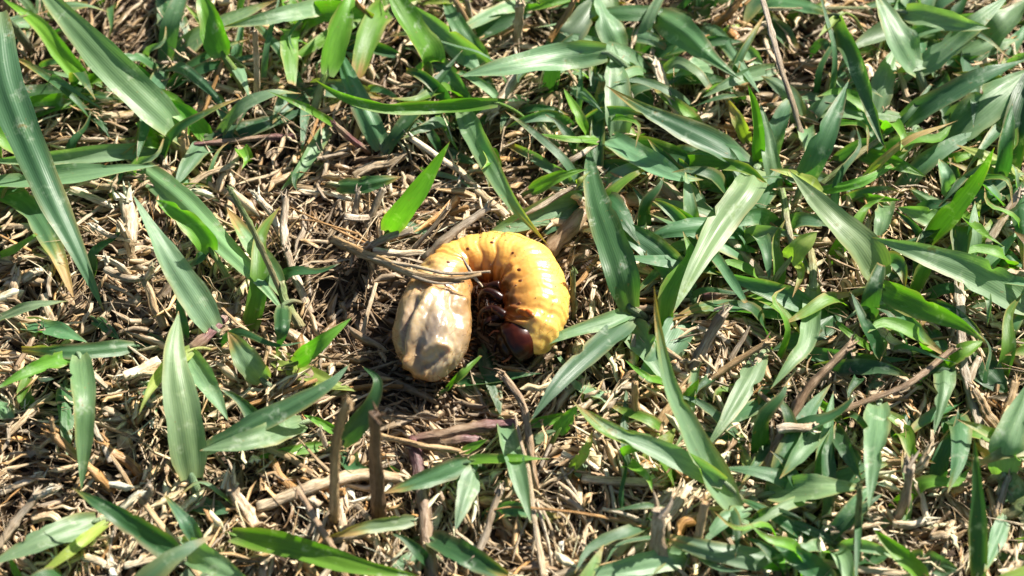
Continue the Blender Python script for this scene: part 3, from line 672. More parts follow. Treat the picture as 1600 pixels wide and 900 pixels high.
# layer hue width_px dried [f=fold r=roll] | base -> tip in photo pixels (x,y[,height mm]) | label
parse_blades('''
H w 58 .0 f=.22 r=4 | 284,214,3 250,178,8 190,120,12 120,45,14 40,-45,15 | broad tapering waxy blade with shallow centre fold and blunt base
M b 28 0 r=10 | 146,128 126,118 95,82 60,38 2,-4 | curved bright green blade crossed by a thin shadow, next to the broad tapering waxy blade
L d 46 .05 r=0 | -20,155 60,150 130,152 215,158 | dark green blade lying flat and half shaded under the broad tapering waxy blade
H g 58 .02 f=-.1 r=-6 | -6,20,17 8,130,16 70,285,12 122,395,8 162,486,3 | long scuffed blade with tan edges drooping to a point on the straw
M w 27 0 r=20 f=.5 | 254,235 170,239 70,248 -25,252 | narrow folded waxy blade reaching out from a stub below the broad tapering blade
M w 46 0 f=.4 | -30,292 60,284 150,270 248,258 | broad ribbed pale blade with its point beside the broken straw stub
L g 42 .35 | -20,292 40,318 82,382 116,468 | withered blade with curling tan margin under the long scuffed blade
M w 44 0 f=-.15 r=-4 | 213,256 285,315 350,382 408,442 447,492 | long waxy green blade slanting from the stub towards the bare straw
H b 34 0 f=.5 r=16 | 330,392,6 318,372 285,338 243,312 | short cupped bright green leaf lying over the long slanting waxy blade
M d 22 0 | 286,418 312,402 335,380 |
D w 50 0 r=-12 f=.12 | 336,516,3 312,478,6 262,400,11 207,303,15 | leaf-shaped blue-green blade with rounded base and sharp raised tip
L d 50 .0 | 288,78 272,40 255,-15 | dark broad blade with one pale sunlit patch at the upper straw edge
@topnode H b 46 0 f=.45 r=25 | 350,88,7 335,45 308,-20 |bright green shoot of upright leaves rising from an orange dead stem
@topnode M y 12 0 | 350,86,7 318,40 285,2 |
H w 30 .04 r=14 | 512,10 440,24 345,43 | narrow silvery blade with its glaring point above dark straw
L w 15 0 | -15,46 15,48 38,50 |
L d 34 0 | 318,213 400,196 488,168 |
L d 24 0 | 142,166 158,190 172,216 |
M b 24 0 f=.4 | 250,228 236,222 214,226 | 
M b 22 0 f=.4 | 248,214 232,204 216,190 |
H b 42 0 f=.5 r=-30 | 509,118,6 520,70 540,10 552,-30 | upright glowing green blade lit from behind on a stout stem
U b 58 .0 f=.35 r=-28 | 668,100,7 665,80,10 635,30,14 600,-30,17 | hanging translucent blade, broad and rounded, glowing from behind
M g 38 0 r=8 | 598,232 575,185 545,120 522,60 | straight blue-green blade crossed by narrow light stripes
H b 23 .03 f=.5 r=30 | 778,161,8 700,165 610,168 540,152 485,121 | long sickle-curved bright blade with purple upper edge
M d 27 0 f=.4 | 603,240 625,207 667,150 723,78 | slim dark blade passing under the sickle-curved bright blade
H w 46 .0 f=.18 r=6 | 948,82,8 885,88 800,103 718,119 | speckled waxy blade lying level with dried spray marks
H w 38 .14 f=.2 | 722,172 760,245 800,315 857,384,9 | half-dried blade with a golden edge pointing down to the grub's arched back
U b 38 .0 f=.4 r=-25 | 606,364 625,335 660,288 703,221 | short upright vivid green blade standing behind the grub
M d 30 .12 | 526,290 570,288 628,276 |
H b 15 0 | 524,196 470,166 417,142 |
L w 24 0 f=.5 | 515,198 472,262 438,298 |
L d 24 0 | 535,64 575,72 624,88 |
L w 18 0 | 578,112 560,95 538,80 |
M w 38 0 | 762,108 700,60 635,4 |
M g 30 0 | 758,96 722,50 690,-8 |
L g 42 0 | 672,96 712,132 745,165 |
M y 13 0 | 660,6 690,4 740,2 |
M b 14 0 | 815,17 850,10 895,0 |
L b 13 0 | 683,172 698,205 717,238 |
L d 24 0 | 690,240 745,256 |
M w 48 0 r=10 | 860,80 895,45 940,-15 | wide pale blade leaning up behind the speckled waxy blade
M w 48 0 f=-.15 | 972,84 955,45 930,-15 |
M w 44 0 f=.2 r=-5 | 968,216 966,160 957,68 | silvery leaf hanging down with sharp top and ribbed face
H g 52 0 f=-.35 r=-18 | 1026,22 1070,52 1110,88 1157,124 | broad creased blade with a sharp tip above shredded white straw
M w 34 0 | 1110,102 1085,105 1054,119 |
M w 24 0 f=.4 | 1212,107 1150,125 1096,153 |
H g 50 .17 f=.2 r=-8 b=1.2 | 1182,266 1120,228 1060,198 1000,168 947,134 | tan-tipped arching blade, broad at base with a long dried point
@node1 M w 42 .03 | 946,214 1000,246 1060,276 1099,281 | shoot of three leaves joined at a pale node right of shredded straw
@node1 M b 19 0 | 948,218 890,216 834,208 |
@node1 M b 19 0 f=.5 | 918,216 903,182 881,138 |
D d 52 0 f=.2 r=8 | 984,482,4 968,415 932,310 918,226 | long dark leaf with narrow raised tip beyond the grub's back
M b 24 0 | 828,299 872,276 918,264 |
M y 16 0 | 893,298 905,285 922,268 |
L d 24 0 | 932,264 975,262 1015,274 |
M d 22 .1 f=.5 | 1078,288 1048,258 1012,217 |
L g 32 0 | 1056,260 1095,278 1135,298 |
U b 24 0 f=.5 r=-20 | 1184,256 1180,190 1168,131 |
M y 22 .5 | 1168,222 1155,190 1136,153 |
M d 22 0 | 1140,304 1136,272 1128,238 |
M w 28 0 | 1214,296 1202,235 1188,160 |
L d 30 0 | 1012,172 998,140 983,102 |
L d 34 0 | 948,168 938,130 925,100 |
L d 30 0 | 798,155 835,182 | 
M w 20 0 | 893,138 918,152 942,176 |
L y 16 0 | 1126,60 1140,48 1158,38 |
L w 34 0 | 1136,74 1165,84 1194,102 |
@pair H w 54 .03 f=.15 | 1434,112,5 1405,60 1368,-12 | shoot with two wide pale blades spreading in a V from one node
@pair H w 42 0 f=-.2 r=12 | 1434,110,5 1490,64 1530,30 1580,-10 |
H w 38 0 f=.35 r=-10 | 1414,20 1470,32 1510,40 1547,44 | 
H d 30 0 f=.55 r=-38 | 1312,24,10 1322,60 1345,112 1372,205 1384,232 | drooping folded blade, dark and creased, hooked over at its top
L w 48 0 f=.15 | 1316,82 1338,150 1360,196 1382,232 |
H y 14 0 f=.5 | 1320,20,9 1302,34 1279,58 |
M w 40 0 | 1368,186 1384,120 1406,66 |
L w 44 0 | 1234,154 1330,172 1412,182 |
H g 40 0 f=.3 | 1252,290 1276,244 1300,190 1327,124 | straight green blade slanting up beside the thin wiry green stalk
H g 42 0 f=.45 r=16 | 1412,190 1480,152 1540,120 1612,90 | folded blue-green blade reaching out past small dead orange leaf
M w 62 0 | 1476,216 1540,166 1615,106 |
M g 30 0 f=.4 | 1508,84 1522,150 1521,199 |
M w 44 0 | 1536,74 1570,38 1612,-5 |
L d 40 0 | 1498,64 1530,84 1564,108 |
M b 15 0 | 1570,140 1571,188 |
H d 28 0 | 1562,276 1570,220 1582,162 |
H o2 16 1 | 1350,277 1415,220 1497,188 | orange dead blade, thin and curved, lying over green leaves
L w 42 0 | 1428,202 1412,230 1402,260 |
M b 28 0 | 1346,242 1400,256 1447,276 |
M b 17 0 | 1270,300 1340,286 1395,258 |
H y 28 .12 f=.4 | 1285,304 1242,276 1203,264 |
M y 24 .1 | 1608,280 1545,246 1494,226 |
U b 34 0 f=.45 r=-20 | 1444,380 1490,326 1530,274 1554,230 | tall vivid green blade leaning across the long grey runner
M w 26 .05 | 1484,304 1478,275 1467,248 |
L w 22 0 | 1424,132 1456,150 |
M g 11 0 | 1380,212 1420,180 1456,132 |
L b 17 0 | 1473,252 1500,246 1532,236 |
L w 20 0 | 1524,190 1572,206 |
M w 28 0 | 1418,-6 1442,22 |
M w 20 .03 | -15,504 45,480 108,470 |
L g 34 0 | 38,508 90,520 138,536 |
M g 26 .15 | 213,541 120,549 34,546 |
H b 28 0 f=.5 | 120,556 50,578 -15,612 |
D w 38 0 r=8 | 125,556,6 131,620 131,690 127,768 | upright pale blade with shaded lower half beside the forked orange twig
L d 30 0 | 102,600 104,660 105,715 |
H w 58 0 f=.12 r=-6 | 300,748,3 289,665 273,560 279,486 | wide blue-green leaf standing below the purple jointed stolon
@stol H y 26 0 f=.5 | 298,547,5 256,580 232,614 217,648 | shoot of fresh leaves sprouting at the end of the purple jointed stolon
@stol M w 38 0 | 292,553,4 322,600 357,658 |
M d 18 0 | 290,528 284,500 276,464 |
M w 42 .28 | 412,596 386,562 356,518 |
M w 32 .30 f=.3 | 442,458 420,420 386,372 354,324 |
L d 24 0 | 148,500 188,532 |
L d 26 0 | 226,530 262,542 |
M b 15 0 f=.5 | -10,405 25,390 58,366 |
H d 28 0 f=-.2 | 442,476,7 440,515 431,552,4 |
H b 30 0 f=.3 r=-22 | 462,568 500,536 550,496 | small vivid blade pointing at the shaded hollow beside the grub
L y 36 0 | 428,558 490,590 558,612 |
H g 40 0 f=-.15 r=10 | 316,702 385,668 500,610 548,568 | dark slanting blade with curled dry base below the grub's shadow
H d 34 0 f=.4 r=-20 | 532,694 574,642 590,597 566,572 | dark blade curling over at its top beside the grub's shadow
M b 15 0 | 698,608 722,585 752,556 |
L d 20 0 | 708,602 770,594 848,583 |
L d 36 0 | 758,545 772,595 782,650 |
M w 34 0 | 786,660 806,730 830,818 |
L w 20 0 | 625,346 672,366 |
L g 12 0 | 772,364 803,318 |
M g 46 .05 f=.2 r=10 | 1078,456 1040,406 990,368 934,339 | broad dark blade with a tan lower edge crossing the long dark leaf
H w 52 0 f=-.2 r=6 | 1182,262,5 1168,294,9 1130,345 1090,412 1052,489 | big shining waxy blade bent over the pale slanting runner
@node2 M w 26 .04 f=.35 | 988,485,3 950,502,5 890,521,6 828,546,5.5 | two-leaved shoot at a pink node, one leaf touching the grub's head
@node2 H g 42 0 f=-.12 r=-10 | 986,498,3 925,548 872,600 827,660 |
U w 50 .22 f=.5 r=-14 b=.95 | 1152,806,3 1110,742 1075,668 1045,600 1028,510 1022,446 | golden-edged tall blade narrowing to a needle tip
L w 48 0 | 980,508 1018,558 1048,606 |
L w 52 0 | 1068,500 1045,542 1006,596 |
M g 36 .04 | 1266,480 1200,452 1160,438 1118,424 |
L g 36 .22 | 1280,492 1180,484 1100,480 1046,502 |
M w 38 0 f=-.2 | 1190,552 1165,602 1130,662 1102,702 | pale blade hanging to a point between broken tan straws
M b 17 0 f=.5 | 1108,368 1080,346 1042,316 |
M b 18 0 f=.5 | 1038,600 1010,590 976,562 |
L g 22 0 | 1064,504 1122,522 |
H w 58 0 f=.3 r=-8 | 1376,436,4 1346,386 1300,340 1232,266 | wide blue-green blade with deep centre groove right of the wiry stalk
H w 56 0 f=.28 r=8 | 1612,482 1530,432 1440,396 1363,371 | dew-speckled blade, broad and shining, crossing the long grey runner
H b 42 .06 f=.4 r=-30 | 1376,450,6 1440,480 1500,506 1542,537 | arched vivid green blade with tan point under the dew-speckled blade
M b 28 0 f=.4 | 1472,568 1500,552 1538,532 |
H d 30 0 f=.4 | 1378,560 1352,512 1329,456 |
H d 30 0 | 1357,494 1364,455 1376,413 |
H y 34 0 f=.6 | 1234,406,7 1250,385 1277,362 | small cupped pale leaf on a thin green stem
M y 15 .3 f=.5 | 1246,408 1252,430 1238,465 |
M w 32 0 f=.4 | 1272,448 1262,530 1236,566 1204,608 |
L g 24 0 | 1252,550 1330,560 1424,562 |
M b 15 0 f=.5 | 1342,310 1408,313 |
M w 32 0 | 1384,316 1382,340 1373,370 |
M w 34 0 | 1478,352 1440,336 1402,324 |
M w 24 .08 | 1474,328 1420,294 |
H b 24 0 f=.45 | 1498,332 1530,362 1569,386 |
M y 20 0 | 1518,345 1525,328 1533,312 |
L g 24 0 | 1550,386 1608,424 |
L d 26 0 | 1453,518 1478,554 |
M w 36 0 | 1474,562 1475,602 1459,680 | 
L d 54 0 | 1516,556 1545,585 1575,615 |
L d 44 0 | 1318,478 1270,520 1205,548 |
M b 20 0 | 1348,484 1392,517 |
L y 16 .75 f=.4 | 1260,470 1300,464 1348,459 |
M b 13 0 | 1362,547 1335,528 1306,503 |
L y 28 .4 | 1398,518 1452,498 |
M d 13 0 f=.5 | 1452,390 1430,355 1398,328 |
L w 18 0 | 1512,487 1548,468 |
L w 24 0 | 1360,604 1390,568 |
M w 46 0 f=.15 | 152,814 65,845 -30,890 | broad pale blade lying flat beside the forked grey stick
M y 20 0 f=.5 | 168,817 120,855 69,894 |
H d 40 .05 f=.35 r=15 | 280,868 185,806 112,762 | dark blade with purple edge and lifted tip over pale straw
M w 44 0 | 280,850 335,882 400,918 |
H w 40 .02 f=.2 | 474,660 400,686 312,704 | waxy leaf ending in a blunt tan point beside the wide blue-green leaf
L g 38 0 | 292,790 358,802 |
M g 26 .1 | 310,850 290,816 256,772 |
M b 38 0 f=.35 r=-15 | 362,836 450,852 560,884 655,900 | long green blade lying under the purple-brown leaning twig
M b 11 0 | 32,908 10,858 |
L w 28 0 | -12,628 24,658 |
L w 24 0 | 224,600 245,648 |
@node3 M g 34 .22 | 732,722,4 660,750 598,771 | shoot of four leaves spreading from one node beside the purple runner
@node3 M b 22 0 f=.4 | 733,720,4 800,718 860,717 |
@node3 M w 36 0 | 742,732,4 728,775 711,830 |
@node3 M b 15 0 | 722,708,4 762,686 |
L d 32 0 f=.5 | 538,708 555,732 585,736 |
L d 18 0 | 600,732 634,744 |
M w 24 .40 f=.4 | 650,812 570,824 510,840 |
L w 36 0 | 668,868 610,888 |
M d 40 .05 | 672,842 730,870 792,902 |
L b 18 0 | 508,695 450,706 392,717 |
M b 15 0 f=.5 | 526,674 474,648 |
H w 36 .14 f=.45 r=12 | 1132,754,6 1050,712 965,676 904,634 | curved blade with rusty upper margin bending over pale straw
M w 30 0 f=.3 | 1166,798,4 1130,815 1095,854 |
L d 38 0 | 1162,822 1118,838 |
M w 36 .08 | 1236,884 1120,862 1046,842 |
M w 38 0 | 1080,866 980,886 890,906 |
M b 26 0 f=.4 | 872,676 903,631 |
L b 17 0 | 826,664 912,644 |
L w 18 0 | 830,692 872,670 |
M y 20 .3 f=.5 | 894,733 916,706 926,672 |
L w 18 0 | 920,706 901,745 |
L g 16 0 | 990,738 977,690 980,598 |
L y 36 0 | 1012,732 1056,668 |
L y 26 0 | 1152,680 1175,744 |
L g 18 0 | 1092,670 1158,692 |
M b 22 0 | 1074,628 1092,592 |
L w 22 0 | 1148,756 1188,794 |
H w 44 0 f=.25 r=-8 | 1373,630,4 1367,700 1357,798 | pointed green leaf hanging tip-down with a pale lower half
M w 46 .05 f=.35 | 1202,772 1280,764 1350,762 | wide folded blade with tan upper margin and white water spots
M d 26 0 f=.4 | 1304,668 1326,712 1347,754 |
M b 18 0 f=.5 | 1312,657 1270,618 |
M w 38 .08 | 1284,658 1250,706 1218,748 |
U d 30 0 f=.35 r=-12 | 1529,908 1525,780 1522,682 | tall dark blade standing upright against pale straw, right of the frayed grey stub
H w 54 0 | 1567,744 1576,690 1612,590 |
M g 12 0 | 1608,728 1562,664 |
L d 28 .05 | 1422,638 1391,692 |
M b 30 0 f=.5 | 1444,906 1410,870 1366,828 |
L g 42 0 | 1422,874 1500,892 |
M d 38 0 f=.35 | 1300,908 1252,876 1213,846 |
L g 16 0 | 1306,849 1250,822 1195,806 |
M w 28 .05 | 1572,806 1538,894 |
M b 20 0 | 1232,880 1190,888 |
L d 32 0 | 1332,882 1390,868 |
L g 32 0 | 1478,652 1518,734 |
'''.replace('H o2 16 1', 'H y 16 .95'))
build_blades()

# ---------------------------------------------------------------- single stems, runners, twigs
# kind colour width_px | points, thick end first | label     kind: F lies flat, S stands, R runner with joints
STEM_KIND_NAME = {'F': 'dry_stalk', 'S': 'stalk_stub', 'R': 'grass_runner', 'X': 'dry_stalk'}
def stem_mesh(C, R, colr, seed, joints=0, fork=False):
    r = np.random.default_rng(seed)
    n = max(16, int(np.linalg.norm(np.diff(C, axis=0), axis=1).sum() / 0.7)); n = min(n, 60)
    Cc = catmull(C, n); t = np.linspace(0, 1, n)
    wob = catmull(r.normal(0, 0.22, (max(4, n // 6), 3)), n) * np.sin(t * math.pi)[:, None]
    Cc = Cc + wob * np.array([1, 1, 0.5]) * min(1.0, float(R[0]) * 1.6) * (0.35 if abs(unit(C[-1] - C[0])[2]) > 0.6 else 0.8)
    Rr = np.interp(t, np.linspace(0, 1, len(R)), R) * (1 + r.normal(0, 0.05, n))
    for k in range(joints):
        c = (k + r.uniform(0.3, 0.7)) / joints
        Rr *= 1 + 0.24 * np.exp(-((t - c) / (0.7 / n)) ** 2) - 0.08 * np.exp(-((t - c - 2.4 / n) / (1.0 / n)) ** 2)
    base = np.array(colr) * r.uniform(0.85, 1.12)
    cols = base[None] * (1 + 0.10 * np.sin(t * 9 + seed))[:, None] * (1 + r.normal(0, 0.06, (n, 1)))
    tint = np.array([0.42, 0.33, 0.19]) if colr[0] < 0.25 else base * np.array([0.7, 0.62, 0.5])
    if colr[0] < 0.15: tint = base * 1.8
    kk = np.clip(0.5 + 0.7 * np.sin(t * r.uniform(4, 11) + r.uniform(0, 6)), 0, 1)[:, None] * 0.6
    cols = cols * (1 - kk) + tint * kk
    return tube_mesh('stem', Cc, Rr, np.clip(cols, 0, 0.85), M_STRAW, sides=14, squash=r.uniform(0.5, 0.9), jag=0.05, ridge=0.19), Cc, Rr

def frayed_end(P, d, rad, colr, seed, k=6):
    """splinters of a broken stem end"""
    r = np.random.default_rng(seed); VV, FF, CC, UU = [], [], [], []; off = 0
    for i in range(k):
        dd = unit(d + r.normal(0, 0.38, 3)); o = r.normal(0, 0.45, 3) * rad
        ln = r.uniform(0.8, 2.2) * max(rad, 0.4)
        C = np.array([P + o - dd * rad, P + o + dd * ln * 0.5, P + o + dd * ln + r.normal(0, 0.15, 3) * rad])
        V, a = sweep(catmull(C, 5), np.array([0.34, 0.30, 0.24, 0.15, 0.03]) * rad, 4, squash=0.5)
        VV.append(V.reshape(-1, 3)); FF.append(grid_faces(5, 4, True, off)); off += 20
        CC.append(np.tile(np.array(colr) * r.uniform(0.8, 1.25), (20, 1)))
        UU.append(np.stack(np.broadcast_arrays(np.arange(4)[None] / 4 + i, np.linspace(0, ln, 5)[:, None]), -1).reshape(-1, 2))
    return make_mesh('frayed_end', np.vstack(VV), np.vstack(FF), np.clip(np.vstack(CC), 0, .85), np.vstack(UU), M_STRAW)

def build_stems(text):
    seed = 5000
    Tm = __import__('mathutils').Matrix.Translation
    for line in text.strip().splitlines():
        if not line.strip(): continue
        seed += 1
        head, pts, *lab = [q.strip() for q in line.split('|')]
        f = head.split(); kind, colk, wpx = f[0], f[1], float(f[2]); opt = dict(q.split('=') for q in f[3:])
        Q = [[float(e) for e in q.split(',')] for q in pts.split()]
        r = np.random.default_rng(seed)
        if kind == 'S':
            B = at(Q[0][0], Q[0][1], -0.8); P3 = [B]
            for q in Q[1:]:
                d = ray(q[0], q[1]); lean = float(opt.get('lean', 0.12))
                # the sight line meets the plane through the foot that leans slightly away
                den = d[1] - lean * d[2]; t = (B[1] - CAM[1] - lean * (B[2] - CAM[2])) / den
                P3.append(CAM + d * t)
            P3 = np.array(P3)
        else:
            h0 = float(opt.get('h', {'F': 2.6, 'R': 2.4, 'X': 4.5}[kind]))
            P3 = np.array([at(q[0], q[1], q[2] if len(q) > 2 else h0 * (0.75 + 0.5 * r.random())) for q in Q])
        rad = wpx * 0.5 * KPX * (0.78 if kind in 'FRX' else 0.9)
        taper = {'F': [1, 1, 0.95, 0.85], 'S': [1.1, 1, 0.95, 0.9], 'R': [1, 1, 1, 0.95], 'X': [1, 0.9, 0.7, 0.35]}[kind]
        joints = int(opt.get('j', {'F': 0, 'S': 1, 'R': 2, 'X': 0}[kind]))
        me, Cc, Rr = stem_mesh(P3, np.array(taper) * rad, STRAW[colk], seed, joints)
        base = P3[0].copy(); base[2] = max(min(base[2], 0.5), -0.8)
        mid = np.array([q[:2] for q in Q]).mean(0); lm, dd = where(*mid)
        ln = sum(math.dist(a[:2], b[:2]) for a, b in zip(Q[:-1], Q[1:]))
        label = lab[0] if lab and lab[0] else None
        auto = None
        if not label:
            what = {'F': 'dry stem lying', 'S': 'broken stem standing', 'R': 'runner creeping', 'X': 'thin straw lying'}[kind]
            auto = f"{'long ' if ln > 110 else 'short ' if ln < 55 else ''}{'thick ' if wpx >= 16 else 'thin ' if wpx <= 8 else ''}{STRAW_WORD[colk]} {what} {NEAR_WORD(dd)} {lm}"
        me.transform(Tm(-Vector(base) * MM))
        o = link(STEM_KIND_NAME[kind], me, None, label=label or auto, category='runner' if kind == 'R' else 'stem')
        if auto: o['group'] = 'dead stems among the grass'
        o.location = Vector(base) * MM
        if wpx >= 9 and kind in 'FS':
            for P, d, rr in ((Cc[-1], unit(Cc[-1] - Cc[-3]), Rr[-1]),):
                fe = frayed_end(P, d, rr * 1.45, np.array(STRAW[colk]) * 1.15, seed)
                fe.transform(Tm(-Vector(base) * MM)); link('frayed_end', fe, o)

